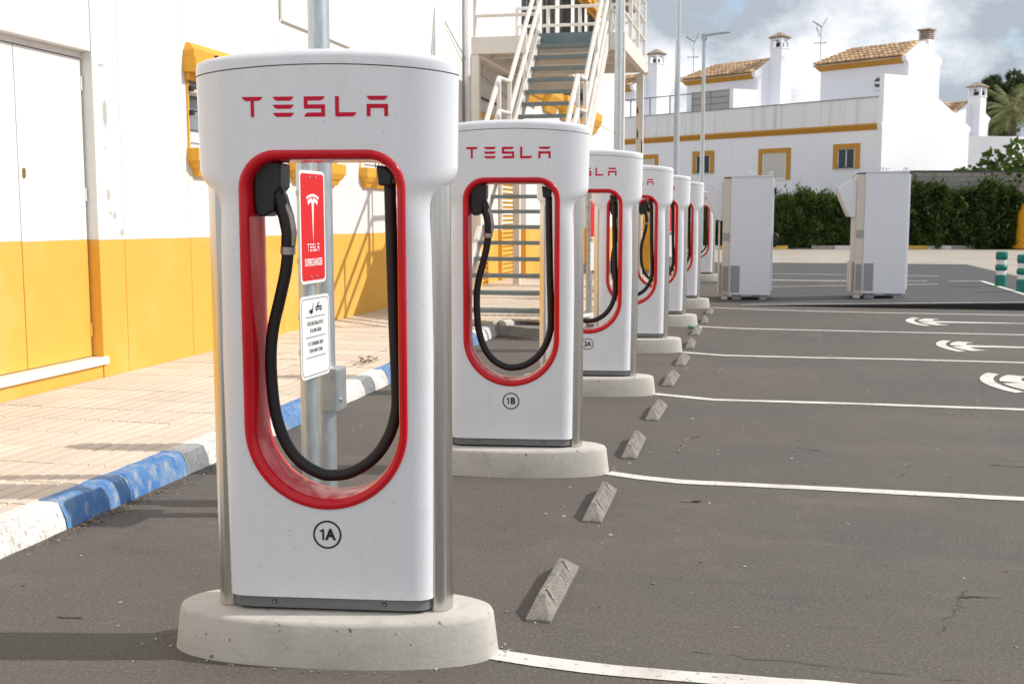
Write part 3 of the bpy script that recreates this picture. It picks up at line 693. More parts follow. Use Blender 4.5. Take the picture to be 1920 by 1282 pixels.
# ------------------------------------------------------------------ long white and yellow building on the left
bld = thing('commercial_building', 'long white building with a yellow lower wall along the left pavement', 'building', (-5.3, 0, 0))
dz = lambda y: 1.315-.0074*y          # top of the yellow band
X0 = 0.0
def slab(y0, y1, z0a, z0b, z1a, z1b, x0, x1, m, name, bev=.004, parent=None):
    return MB().hexa([(x0, y0, z0a), (x1, y0, z0a), (x1, y1, z0b), (x0, y1, z0b), (x0, y0, z1a), (x1, y0, z1a), (x1, y1, z1b), (x0, y1, z1b)], m).build(name, parent or bld, bevel=bev)
door0, door1 = 6.60, 8.31
joints = [-2, 0, 2, 4.4, 6.60, 8.31, 8.69, 9.82, 11.9, 12.93, 14.62, 16.0, 17.6, 19.70]
win = [(9.86, 11.28), (12.16, 13.58), (14.46, 15.88)]
MB().box((-8, -2, 4.3), (-.12, 40, 8.6), wall_white).box((-8, -2, -.05), (-.30, 40, 4.3), wall_white).build('rear_wall', bld)
def cutpanel(y0, y1):
    """white wall between two joints with rectangular window holes"""
    zt = 8.4; ws = [w for w in win if w[0] < y1 and w[1] > y0]
    g = .003; m = MB(); z0a, z0b = dz(y0)+.0, dz(y1)+.0
    def hx(ya, yb, za, zb, zc):
        m.hexa([(-.3, ya, za), (0, ya, za), (0, yb, zb), (-.3, yb, zb), (-.3, ya, zc), (0, ya, zc), (0, yb, zc), (-.3, yb, zc)], wall_white)
    if not ws: hx(y0+g, y1-g, z0a, z0b, zt)
    else:
        a, b = max(ws[0][0], y0+g), min(ws[0][1], y1-g)
        if a > y0+.02: hx(y0+g, a, dz(y0), dz(a), zt)
        if b < y1-.02: hx(b, y1-g, dz(b), dz(y1), zt)
        hx(a, b, dz(a), dz(b), 2.08); hx(a, b, 2.72, 2.72, zt)
    m.build('wall_panel', bld)
for y0, y1 in zip(joints, joints[1:]):
    if (y0, y1) == (6.60, 8.31):
        slab(y0+.006, y1-.006, 2.75, 2.75, 8.4, 8.4, -.3, 0, wall_white, 'wall_panel')
        slab(y0+.006, y1-.006, 0, 0, .235, .235, -.3, 0, wall_yellow, 'dado_panel')
        continue
    cutpanel(y0, y1)
    slab(y0+.003, y1-.003, -.05, -.05, dz(y0)-.002, dz(y1)-.002, -.3, .004, wall_yellow, 'dado_panel')
for y in joints[1:-1]:
    if y in (6.60, 8.31): continue
    MB().box((-.16, y-.0028, dz(y)), (-.006, y+.0028, 8.3), wall_white).box((-.16, y-.0028, 0), (-.004, y+.0028, dz(y)-.003), wall_yellow).build('joint_filler', bld)
# double door
dr = MB().box((-.3, door0, 2.70), (-.085, door1, 2.749), wall_white).build('door_head', bld)
for (a, b) in ((door0+.01, 7.452), (7.460, door1-.02)):
    l = MB(); zs = dz((a+b)/2)
    l.box((-.13, a, .305), (-.09, b, zs), wall_yellow).box((-.13, a, zs), (-.09, b, 2.692), wall_white)
    d_ = l.build('door', bld, bevel=.003)
    if b > 8:
        for z in (2.50, 1.62, .52): MB().tube([(-.088, b+.002, z-.055), (-.088, b+.002, z+.055)], .009, wall_white if z > 1 else wall_yellow, 10).build('hinge', d_, smooth=50)
        br = mat('brass', (.45, .30, .10), .35, metal=1)
        MB().prism(rrect(.035, .075, .016), (-.09, a+.055, 1.765), (0, 1, 0), (0, 0, 1), (1, 0, 0), .006, br).build('lock_plate', d_)
MB().box((-.3, door0-.04, .237), (.030, door1+.045, .298), sign_white).build('door_step', bld, bevel=.006)
wear = mat('bare_plaster', (.52, .52, .51), .9, .15, 12)
wr = random.Random(5)
for (y, z, a, b) in ((8.47, 2.27, .028, .12), (8.48, 1.62, .03, .05), (8.50, 1.47, .022, .02), (8.56, 1.45, .03, .03), (8.66, 1.31, .03, .035), (8.46, 2.0, .012, .02), (8.44, 2.66, .05, .012)):
    n = 11; MB().prism([(math.cos(6.283*i/n)*a*wr.uniform(.6, 1.2), math.sin(6.283*i/n)*b*wr.uniform(.6, 1.2)) for i in range(n)], (.0, y, z), (0, 1, 0), (0, 0, 1), (1, 0, 0), .0012, wear).build('bare_patch', bld)
# corbelled window heads and sills
def stack(name, y0, y1, rows, m, parent=None):
    s = MB()
    for (z0, z1, p0, p1, i0, i1) in rows:
        s.hexa([(-.02, y0+i0, z0), (p0, y0+i0, z0), (p0, y1-i0, z0), (-.02, y1-i0, z0), (-.02, y0+i1, z1), (p1, y0+i1, z1), (p1, y1-i1, z1), (-.02, y1-i1, z1)], m)
    return s.build(name, parent or bld, bevel=.004)
def window(y0, y1, z0, z1, full):
    fr = MB(); w_ = .055; xo = -.17
    for a, b, c, d in ((y0, y0+w_, z0, z1), (y1-w_, y1, z0, z1), (y0+w_, y1-w_, z1-.05, z1), (y0+w_, y1-w_, z0, z0+.05), ((y0+y1)/2-.03, (y0+y1)/2+.03, z0+.05, z1-.05)):
        fr.box((xo, a, c), (xo+.06, b, d), sign_white)
    f = fr.build('window', bld)
    MB().box((xo+.02, y0+w_, z0+.05), (xo+.026, y1-w_, z1-.05), glass_pale).build('pane', f)
    if full:
        MB().tube([(-.05, y0+.02, z1-.10), (-.05, y1-.02, z1-.10)], .035, blind_m, 14).build('roller_blind', f, smooth=50)
        for z in (z1-.075, z0+.33): MB().tube([(.035, y0-.02, z), (.035, y1+.02, z)], .008, dark_iron, 8).build('grille_bar', f)
        for k in range(int((y1-y0)/.14)):
            y = y0+.5+.14*k
            if y < y1: MB().tube([(.03, y, z0), (.03, y, z1)], .007, dark_iron, 6).build('grille_bar', f)
        for y in (y0, y1):
            for z in (z1-.11, z0+.29): MB().box((.0, y-.025, z), (.045, y+.02, z+.05), dark_iron).build('bracket', f)
        MB().box((-.1, y0+.03, z0+.055), (-.085, y1-.03, z0+.15), sign_white).build('low_board', f)
    return f
for (a, b) in win:
    window(a+.02, b-.02, 2.09, 2.71, True)
    stack('window_head', a-.08, b+.08, [(2.70, 2.768, .05, .05, .03, .03), (2.768, 2.905, .135, .135, 0, 0), (2.905, 2.975, .11, .11, .015, .015), (2.975, 3.045, .11, .03, .03, .07)], trim_yellow)
    for k, y in enumerate((a+.34, a+.46, a+.62)): MB().box((.10, y, 2.90), (.1365, y+.018, 2.965), dark_iron).build('vent_slot', bld)
    stack('window_sill', a-.05, b+.05, [(1.955, 2.078, .12, .12, 0, 0), (1.885, 1.955, .085, .12, .06, .02), (1.815, 1.885, .045, .075, .12, .08)], trim_yellow)
    MB().box((.001, a-.03, 2.08), (.012, a, 2.72), trim_yellow).build('window_jamb', bld)
# conduits, drain pipe
cd = MB().tube([(.02, 11.97, 3.60), (.02, 11.97, 8)], .018, wall_white, 10).build('conduit', bld, smooth=50)
MB().tube([(.02, 12.0, 3.588), (.02, 12.6, 3.588), (.02, 13.4, 3.592), (.02, 14.1, 3.588)], .012, stair_white, 8).build('conduit', bld, smooth=50)
MB().tube([(.07, 19.78, .1), (.07, 19.78, 8.2)], .055, sign_white, 14).build('drain_pipe', bld, smooth=50)
MB().tube([(.03, 18.5, 4.62), (.05, 19.8, 4.15), (.03, 24, 3.75)], .010, galv_dull, 6).build('wire', bld)
# beyond the drain pipe: pilasters, louvred doors, tall first-floor windows
for (y0, y1) in zip([19.85, 22.2, 24.9, 27.4, 29.9, 32.4, 34.9, 37.4], [22.2, 24.9, 27.4, 29.9, 32.4, 34.9, 37.4, 40]):
    slab(y0+.006, y1-.006, dz(y0), dz(y1), 4.28, 4.28, -.3, 0, wall_white, 'wall_panel')
    slab(y0+.006, y1-.006, -.3, -.3, dz(y0)-.002, dz(y1)-.002, -.3, .004, wall_yellow, 'dado_panel')
for (y0, y1) in ((20.15, 20.45), (24.3, 24.62), (28.8, 29.1), (33.6, 33.9)):
    slab(y0, y1, -.3, -.3, dz(y0), dz(y1), .005, .18, wall_yellow, 'pilaster'); slab(y0, y1, dz(y0)+.002, dz(y1)+.002, 3.2, 3.2, .005, .18, wall_white, 'pilaster')
for (y0, y1) in ((20.65, 21.35), (22.45, 23.7)):
    q = MB(); q.box((.006, y0, .0), (.03, y1, 2.35), wall_yellow)
    ld = q.build('louvred_door', bld)
    s = MB()
    for k in range(24):
        z = .12+.09*k; mm = wall_yellow if z < 1.13 else wall_white
        MB().hexa([(.03, y0+.06, z), (.07, y0+.06, z-.02), (.07, y1-.06, z-.02), (.03, y1-.06, z), (.03, y0+.06, z+.012), (.07, y0+.06, z-.008), (.07, y1-.06, z-.008), (.03, y1-.06, z+.012)], mm).build('slat', ld)
    for y in (y0, y1-.06): MB().box((.03, y, .0), (.075, y+.06, 1.13), wall_yellow).box((.03, y, 1.13), (.075, y+.06, 2.35), wall_white).build('stile', ld)
MB().box((.002, 20.55, 3.22), (.07, 23.1, 3.36), trim_yellow).build('window_head', bld, bevel=.006)
MB().box((.001, 19.95, 2.0), (.07, 20.07, 3.33), trim_yellow).build('window_jamb', bld)
MB().tube([(.03, 20.5, 3.62), (.03, 22.6, 3.62)], .02, dark_iron, 8).build('conduit', bld)
UP = [(24.65+2.3*k, 26.2+2.3*k) for k in range(5)]
ys = [19.85]+[v for w in UP for v in w]+[40]
for a, b in zip(ys[0::2], ys[1::2]): slab(a, b, 4.30, 4.30, 8.4, 8.4, -.12, 0, wall_white, 'wall_panel')
for (a, b) in UP:
    slab(a+.001, b-.001, 7.35, 7.35, 8.4, 8.4, -.12, 0, wall_white, 'wall_panel')
    f = MB().box((-.11, a, 4.4), (-.05, a+.08, 7.35), trim_yellow).box((-.11, b-.08, 4.4), (-.05, b, 7.35), trim_yellow).build('window', bld)
    MB().box((-.10, a+.08, 4.5), (-.09, b-.08, 7.35), glass).build('pane', f)
    MB().box((-.085, (a+b)/2-.05, 4.4), (-.05, (a+b)/2+.05, 7.35), sign_white).build('mullion', f)
    n = int((b-a)/.13)
    for k in range(n): MB().tube([(.05, a+.1+.13*k, 4.5), (.05, a+.1+.13*k, 7.3)], .012, dark_iron, 6).build('grille_bar', f)
    for z in (4.9, 5.4, 5.9): MB().tube([(.05, a, z), (.05, b, z)], .014, dark_iron, 6).build('grille_bar', f)
    stack('window_head', a-.1, b+.1, [(7.33, 7.44, .07, .07, .03, .03), (7.44, 7.66, .22, .22, 0, 0), (7.66, 7.78, .17, .17, .02, .02), (7.78, 7.92, .17, .05, .02, .09)], trim_yellow)
    stack('window_sill', a-.05, b+.05, [(4.28, 4.50, .24, .24, 0, 0), (4.10, 4.278, .16, .24, .07, .02), (3.92, 4.098, .07, .14, .16, .09)], trim_yellow)
MB().box((-8, -2, 8.4), (.75, 40.4, 8.62), mat('soffit', (.30, .25, .21), .8, .2, 2)).build('roof', bld, bevel=.02)
MB().box((-4, 39.96, -.3), (-.02, 40.02, 8.4), wall_white).build('end_wall', bld)

# ------------------------------------------------------------------ outside staircase and landing
st = thing('outside_staircase', 'white painted steel staircase with grey open treads climbing to a landing', 'staircase', (-3.6, 0, 0))
Wd = 1.08
def tread(y, z): return MB().box((.02, y-.02, z-.035), (Wd-.02, y+.22, z), tread_m).box((.02, y-.026, z-.045), (Wd-.02, y-.018, z+.004), tread_m).build('tread', st)
lower = [(13.13+.226*k, .34+.196*k) for k in range(10)]
upper = [(16.0+.228*k, 2.50+.199*k) for k in range(9)]
for y, z in lower+upper:
    t_ = tread(y, z); s = MB()
    for k in range(24): s.box((.04+k*.043, y-.030, z-.03), (.055+k*.043, y-.026, z+.006), tread_m)
    kind(s.build('grip_teeth', t_), 'stuff')
MB().box((.02, 15.38, 2.265), (Wd-.02, 16.0, 2.30), tread_m).build('half_landing', st)
for sx in (-.03, Wd-.03):
    x0, x1 = sx, sx+.06
    def str_(ya, za, yb, zb): return MB().hexa([(x0, ya, za-.16), (x1, ya, za-.16), (x1, yb, zb-.16), (x0, yb, zb-.16), (x0, ya, za+.10), (x1, ya, za+.10), (x1, yb, zb+.10), (x0, yb, zb+.10)], stair_white).build('stringer', st, bevel=.006)
    str_(12.95, .16, 15.42, 2.29); str_(15.425, 2.29, 16.0, 2.30); str_(16.005, 2.37, 18.08, 4.18)
    xr = sx+.03 if sx > 0 else sx+.03
    hr = lambda y: (.34+(y-13.13)*.867) if y < 15.39 else (2.30 if y < 15.75 else 2.35+(y-16)*.873)
    for h_ in (1.06, .62):
        MB().tube([(xr, 12.95, .18+h_), (xr, 15.30, 2.24+h_), (xr, 15.95, 2.26+h_), (xr, 18.1, 4.16+h_)], .034, stair_white, 10).build('handrail', st, smooth=60)
    MB().tube([(xr, 16.1, 2.35+.3), (xr, 18.1, 4.16+.3)], .03, stair_white, 10).build('handrail', st, smooth=60)
    for y, zz_ in ((13.0, .2), (14.2, 1.25), (15.30, 2.22), (15.95, 2.26), (17.0, 3.2)):
        MB().tube([(xr, y, zz_), (xr, y, zz_+1.06)], .03, stair_white, 10).build('baluster', st, smooth=60)
MB().box((.0, 18.06, 4.10), (Wd, 18.085, 4.305), fascia_m).build('nosing_plate', st)
# landing: from the wall side to beyond the stairs
LX0, LX1, LY0, LY1, LZ = -1.12, 1.36, 18.09, 21.35, 4.29
def beam(a, b, name='beam', m=stair_white): return MB().box(a, b, m).build(name, st, bevel=.008)
beam((LX0, LY0, LZ-.27), (-.01, LY0+.1, LZ)); beam((Wd+.01, LY0, LZ-.27), (LX1, LY0+.1, LZ)); beam((0, LY0+.005, LZ-.30), (Wd, LY0+.09, LZ-.19))
beam((LX0, LY1-.1, LZ-.24), (LX1, LY1, LZ)); beam((LX0, LY0+.102, LZ-.26), (LX0+.1, LY1-.102, LZ)); beam((LX1-.1, LY0+.102, LZ-.27), (LX1, LY1-.102, LZ))
MB().box((-1.69, 20.0, LZ-.05), (LX0-.005, 24.3, LZ-.01)).build('gallery_deck', st) if False else MB().box((-1.69, 19.95, LZ-.05), (LX0-.005, 21.34, LZ-.01), stair_white).box((-1.69, 21.36, LZ-.05), (-.12, 24.3, LZ-.01), stair_white).build('gallery_deck', st)
beam((-1.69, 24.302, LZ-.24), (-.12, 24.38, LZ-.005)); beam((-.118, 21.36, LZ-.24), (-.04, 24.38, LZ-.005)); beam((-1.69, 22.8, LZ-.2), (-.13, 22.9, LZ-.052), 'joist')
MB().box((LX0+.1, LY0+.1, LZ-.03), (LX1-.1, LY1-.1, LZ-.004), stair_white).build('deck', st)
for k in range(1, 3):
    y = LY0+(LY1-LY0)*k/3; beam((LX0+.1, y-.05, LZ-.2), (LX1-.1, y+.05, LZ-.032), 'joist')
for x in (-.35, .5): beam((x-.04, LY0+.1, LZ-.12), (x+.04, LY1-.1, LZ-.033), 'joist')
MB().hexa([(x, y, z) for z in (LZ-.06, LZ-.035) for (x, y) in ((-.9, 18.3), (-.84, 18.3), (1.2, 21.1), (1.14, 21.1))], stair_white).build('brace', st)
for (x, y) in ((LX0+.06, LY0+.02), (LX1-.07, LY0+.02), (LX0+.06, LY1-.15), (LX1-.10, LY1-.15)):
    pz = MB(); pz.box((x-.065, y, -.05), (x+.065, y+.13, LZ-.272), stair_white); p_ = pz.build('post', st, bevel=.006)
    rust = mat('rust', (.10, .045, .03), .9, .5, 20)
    if x > 1 and y > 20:
        rr_ = random.Random(3)
        for k in range(9):
            zc = rr_.uniform(2.0, 3.4); xc = x+rr_.choice((-.035, .048)); n = 9
            poly = [(math.cos(2*math.pi*i/n)*rr_.uniform(.008, .02), math.sin(2*math.pi*i/n)*rr_.uniform(.03, .14)) for i in range(n)]
            MB().prism(poly, (xc, y, zc), (1, 0, 0), (0, 0, 1), (0, -1, 0), .0015, rust).build('rust_patch', p_)
def railing(a, b, posts_, hs=(.33, .66, .99), r_=.03):
    for h_ in hs: MB().tube([(a[0], a[1], LZ+h_), (b[0], b[1], LZ+h_)], r_, stair_white, 10).build('rail', st, smooth=60)
    for u in posts_: MB().tube([(a[0]+(b[0]-a[0])*u, a[1]+(b[1]-a[1])*u, LZ-.05), (a[0]+(b[0]-a[0])*u, a[1]+(b[1]-a[1])*u, LZ+1.0)], .034, stair_white, 10).build('rail_post', st, smooth=60)
railing((LX0+.05, LY0+.05), (-.02, LY0+.05), (0, 1)); railing((Wd+.03, LY0+.05), (LX1-.04, LY0+.05), (0, 1))
railing((LX0+.05, LY1-.05), (LX1-.04, LY1-.05), (0, .25, .5, .75, 1)); railing((LX1-.04, LY0+.05), (LX1-.04, LY1-.05), (.33, .66))

# ------------------------------------------------------------------ power cabinets on the island
def cabinet(x, y, lab, door):
    z0 = iz(x)
    t = thing('power_cabinet', lab, 'cabinet', (x, y, z0), 0, 'power cabinets on the island')
    hw = .408; d = .86; zb, zt = .085, 2.08
    MB().box((-hw+.13, .003, zb), (hw, d, zt), cabinet_m).box((-hw, .012, zb), (-hw+.128, d, zt-.02), cabinet_cream).build('housing', t, bevel=.006)
    MB().hexa([(-hw-.005, -.01, zt+.002), (hw+.01, -.01, zt+.002), (hw+.01, d+.01, zt+.002), (-hw-.005, d+.01, zt-.018), (-hw-.005, -.01, zt+.012), (hw+.01, -.01, zt+.032), (hw+.01, d+.01, zt+.032), (-hw-.005, d+.01, zt+.012)], cabinet_m).build('roof', t)
    v = MB().box((-hw+.15, -.006, .13), (-hw+.30, .003, .585), vent_m).build('vent', t)
    s = MB()
    for k in range(22): s.box((-hw+.155, -.010, .14+.02*k), (-hw+.295, -.006, .148+.02*k), mat('vent_light', (.42, .42, .44), .5))
    kind(s.build('louvres', v), 'stuff')
    v = MB().box((-hw+.01, .004, .13), (-hw+.12, .012, .585), cabinet_cream).build('vent', t)
    s = MB()
    for k in range(9): s.box((-hw+.018+k*.011, -.002, .14), (-hw+.023+k*.011, .004, .575), vent_m)
    kind(s.build('louvres', v), 'stuff')
    pl = MB().box((-hw+.004, .008, 1.0), (-hw+.125, .012, 1.14), mat('data_plate', (.48, .44, .40), .5, .3, 60)).build('data_plate', t)
    # side hood
    h = MB().prism([(0, 2.0), (-.06, 1.99), (-.30, 1.83), (-.305, 1.80), (-.10, 1.36), (0, 1.34)], (-hw-.002, .06, 0), (1, 0, 0), (0, 0, 1), (0, 1, 0), .68, cabinet_m).build('hood', t, bevel=.006)
    MB().prism([(-.31, 1.84), (-.33, 1.83), (-.12, 1.36), (-.10, 1.355)], (-hw-.002, .055, 0), (1, 0, 0), (0, 0, 1), (0, 1, 0), .69, cabinet_cream).build('hood_lip', h)
    MB().box((-hw-.075, .10, .10), (-hw-.045, .13, 1.34), stair_white).build('drip_pipe', t)
    MB().box((-hw-.07, .15, .08), (-hw-.003, .75, .60), cabinet_cream).build('side_vent', t, bevel=.006)
    MB().box((hw+.002, .03, .16), (hw+.030, d-.02, zt-.03), cabinet_m).build('side_door', t, bevel=.008)
    if door:
        MB().box((hw+.030, .03, 1.80), (hw+.070, .12, 1.90), black_pl).build('handle', t, bevel=.006)
        MB().tube([(hw+.03, .06, 1.12), (hw+.085, .05, 1.11), (hw+.10, .05, 1.06), (hw+.085, .05, .95), (hw+.035, .06, .92)], .03, black_pl, 10).build('handle', t, smooth=60)
    for fx in (-hw+.05, hw-.12):
        MB().box((fx-.06, .03, 0), (fx+.06, .16, .016), galv_dull).box((fx-.05, .05, .014), (fx+.05, .14, zb+.002), cabinet_cream).build('foot', t)
    MB().box((-.23, .05, 0), (-.08, .5, zb+.001), mat('bracket_grey', (.30, .33, .37), .5)).build('conduit_box', t)
    MB().prism([(.05, .085), (.37, .085), (.37, .03), (.30, .02)], (0, .04, 0), (1, 0, 0), (0, 0, 1), (0, 1, 0), .1, MATS['bracket_grey']).build('skid_plate', t)
    for fx in (-.05, .0, .06, .33, .36):
        MB().tube([(fx, .12, zt+.01), (fx, .12, zt+.07), (fx+.03, .12, zt+.09), (fx+.045, .12, zt+.05)], .008, galv, 8).build('lifting_eye', t, smooth=60)
    return t
cabinet(-.335, 19.8, 'left white power cabinet, with black handles on its right edge', True)
cabinet(1.85, 19.8, 'right white power cabinet, with its side hood seen against the hedge', False)

# ------------------------------------------------------------------ green bollards, yellow containers
def bollard(x, y, z, lab):
    t = thing('bollard', lab, 'bollard', (x, y, z), 0, 'green flexible bollards')
    MB().lathe([(.115, 0), (.115, .03), (.1, .04), (.102, .30), (.10, .325), (.086, .335), (.086, .42), (.1, .432), (.108, .46), (.108, .49), (.1, .52), (.086, .53), (.086, .62), (.098, .63), (.106, .65), (.106, .74), (.098, .765), (.06, .775)], (0, 0, 0), green_pl, 28).build('bollard_body', t, smooth=40)
    for a, b in ((.34, .418), (.535, .617)): MB().lathe([(.089, a), (.089, b)], (0, 0, 0), white_band, 28).build('reflective_band', t, smooth=40)
    return t
bollard(4.29, 22.75, .0, 'green bollard with two white bands, the one fully in view')
bollard(4.36, 21.22, .0, 'green bollard with two white bands, cut by the right frame edge')
def bell(x, y, s, lab, cat_group):
    t = thing('recycling_container', lab, 'recycling bin', (x, y, 0), 0, cat_group)
    pr = [(.70, .0), (.72, .03), (.70, .10), (.66, .14), (.645, .6), (.62, .95), (.575, 1.2), (.48, 1.42), (.34, 1.57), (.16, 1.63), (.05, 1.64)]
    MB().lathe([(a*s, b*s) for a, b in pr], (0, 0, 0), bin_yellow, 40).build('container_shell', t, smooth=50)
    for a in (0, 50):
        c = math.cos(R(a)); MB().tube([(c*.56*s, -.26*s, 1.22*s), (c*.64*s, -.29*s, 1.22*s)], .11*s, black_pl, 20).build('drop_hole', t)
    MB().tube([(0, 0, 1.63*s), (0, 0, 1.75*s)], .03*s, galv, 10).build('lifting_eye', t)
    return t
bell(11.22, 52.5, 1.36, 'yellow bell shaped recycling container cut by the right edge, before the hedge', 'yellow recycling containers')
bell(-2.95, 30.2, .92, 'yellow recycling container glimpsed through the fourth charging post', 'yellow recycling containers')

# ------------------------------------------------------------------ row of white houses
K = Vector((4.88, 53.162, 0)); HU = Vector((-.82135, .57043, 0)); HV = Vector((.57043, .82135, 0)); UP3 = Vector((0, 0, 1)); SC = 1.122
hz = lambda z: 1.46+(z-1.46)*SC
def H(u, v, z): return K+HU*(u*SC)+HV*(v*SC)+UP3*hz(z)
def hbox(mb, u0, u1, v0, v1, z0, z1, m):
    mb.hexa([H(u0, v0, z0), H(u0, v1, z0), H(u1, v1, z0), H(u1, v0, z0), H(u0, v0, z1), H(u0, v1, z1), H(u1, v1, z1), H(u1, v0, z1)], m); return mb
def roof_tiles(t, u0, u1, v0, z0, v1, z1, hip, m=roof_m, cw=.215, rl=.27):
    """barrel tiles on a slope from eave (v0,z0) to ridge (v1,z1); hip cuts the left end"""
    mb = MB(); Ls = math.hypot(v1-v0, z1-z0); nr = max(2, int(Ls/rl)); nc = int((u1-u0)/cw)
    nz_ = 1 if v1 > v0 else -1
    nv, nzv = -(z1-z0)/Ls*nz_, abs(v1-v0)/Ls
    for c in range(nc):
        uc = u0+(c+.5)*(u1-u0)/nc; w = (u1-u0)/nc
        for r_ in range(nr):
            s0_, s1_ = r_/nr, (r_+1.12)/nr
            if hip and uc > u1-hip*(s0_+.3/nr): continue
            rows = []
            for s_, lift in ((s0_, .055), (min(1, s1_), .0)):
                row = []
                for k in range(5):
                    a = math.pi*k/4; du = -math.cos(a)*w*.5; dn = math.sin(a)*w*.45+lift*.9+rnd.uniform(0, .004)
                    row.append(H(uc+du, v0+(v1-v0)*s_+nv*dn, z0+(z1-z0)*s_+nzv*dn))
                rows.append(row)
            mb.grid(rows, m); mb.add(rows[0], [(0, 1, 2, 3, 4)], m)
    o = mb.build('roof_tiles', t, recalc=False); kind(o, 'stuff')
    b = MB(); e = .02
    uL = u1-hip if hip else u1
    b.hexa([H(u0, v0, z0-.06), H(u1, v0, z0-.06), H(uL, v1, z1-.06), H(u0, v1, z1-.06), H(u0, v0, z0+.005), H(u1, v0, z0+.005), H(uL, v1, z1+.005), H(u0, v1, z1+.005)], m); b.build('roof_slab', t)
def house_window(t, u0, u1, z0, z1, blind=False):
    f = MB(); b = .20
    for a in ((u0, u1, z1-b, z1), (u0, u0+b, z0, z1-b), (u1-b, u1, z0, z1-b)): hbox(f, a[0], a[1], -.045, .005, a[2], a[3], ochre)
    if blind: hbox(f, u0+b, u1-b, -.03, .005, z0, z0+.05, sign_white)
    w = f.build('window', t)
    i0, i1, j1 = u0+b+.03, u1-b-.03, z1-b-.03
    fr = MB()
    for a in ((i0-.03, i1+.03, j1, j1+.03), (i0-.03, i0+.03, z0, j1), (i1-.03, i1+.03, z0, j1), ((i0+i1)/2-.03, (i0+i1)/2+.03, z0, j1), (i0, i1, z0-.04, z0+.03)):
        if blind and a[0] > i0 and a[1] < i1 and a[2] == z0 and a[3] == j1: continue
        hbox(fr, a[0], a[1], -.02, .004, a[2], a[3], sign_white)
    fr.build('frame', w)
    if blind:
        bl = MB(); n = 16
        for k in range(n): hbox(bl, i0+.03, i1-.03, -.016, .003, z0+.05+(j1-z0-.05)*k/n, z0+.05+(j1-z0-.05)*(k+.93)/n, blind_m)
        kind(bl.build('roller_blind', w), 'stuff')
    else:
        hb = MB(); hbox(hb, i0+.03, i1-.03, -.008, .003, z0+.03, j1, glass); hb.build('pane', w)
        for k in range(6):
            uu = i0+(i1-i0)*(k+.5)/6; g = MB(); hbox(g, uu-.008, uu+.008, -.075, -.06, z0-.02, j1+.02, dark_iron); g.build('grille_bar', w)
        for zz_ in (z0+.05, j1-.02):
            g = MB(); hbox(g, i0-.02, i1+.02, -.08, -.064, zz_, zz_+.015, dark_iron); g.build('grille_bar', w)
def chimney(t, u, v, z0, z1, w, big):
    c = MB(); hbox(c, u-w/2, u+w/2, v-w/2, v+w/2, z0, z1, house_white)
    if big: hbox(c, u-w/2-.03, u+w/2+.03, v-w/2-.03, v+w/2+.03, z1, z1+.05, house_white)
    ch = c.build('chimney', t)
    cap = MB(); zb = z1+(.05 if big else 0)
    if big:
        for a, b in ((-1, -1), (1, -1), (-1, 1), (1, 1)): hbox(cap, u+a*w*.44-.04, u+a*w*.44+.04, v+b*w*.44-.04, v+b*w*.44+.04, zb, zb+.42, house_white)
        for (du, dv) in ((0, -1), (0, 1), (-1, 0), (1, 0)):       # arched openings: lintel pieces over dark core
            for k in range(6):
                a = math.pi*(k+.5)/6; cx = -math.cos(a)*w*.36
                zz0 = zb+.20+math.sin(a)*.15
                if du == 0: hbox(cap, u+cx-w*.075, u+cx+w*.075, v+dv*w*.46-.03, v+dv*w*.46+.03, zz0, zb+.42, house_white)
                else: hbox(cap, u+du*w*.46-.03, u+du*w*.46+.03, v+cx-w*.075, v+cx+w*.075, zz0, zb+.42, house_white)
        hbox(cap, u-w*.2, u+w*.2, v-w*.2, v+w*.2, zb, zb+.22, dark_iron)  # dark box stands in for the shade inside the arched cap
        zc = zb+.42; ww = w*.5+.10
        n = 5
        for s_ in range(4):
            du, dv = ((0, -1), (1, 0), (0, 1), (-1, 0))[s_]
            for k in range(n):
                a0, a1 = -ww+2*ww*k/n, -ww+2*ww*(k+1)/n
                rows = []
                for f_, zo in ((1, 0), (.12, .27)):
                    row = []
                    for q in range(5):
                        p = (a0+(a1-a0)*q/4)*f_; o_ = ww*f_; lift = math.sin(math.pi*q/4)*.05*f_
                        row.append(H(u+(p if du == 0 else du*o_), v+(dv*o_ if du == 0 else p), zc+zo+lift))
                    rows.append(row)
                cap.grid(rows, chim_m)
        hbox(cap, u-ww+.05, u+ww-.05, v-ww+.05, v+ww-.05, zc-.01, zc+.01, chim_m)
    else:
        for k in range(4): hbox(cap, u-w/2-.02, u+w/2+.02, v-w/2-.02, v+w/2+.02, zb+.02+k*.085, zb+.075+k*.085, chim_m)
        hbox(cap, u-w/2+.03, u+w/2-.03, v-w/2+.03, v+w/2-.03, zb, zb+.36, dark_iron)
        hbox(cap, u-w/2-.07, u+w/2+.07, v-w/2-.07, v+w/2+.07, zb+.36, zb+.42, chim_m)
    cap.build('chimney_cap', ch)
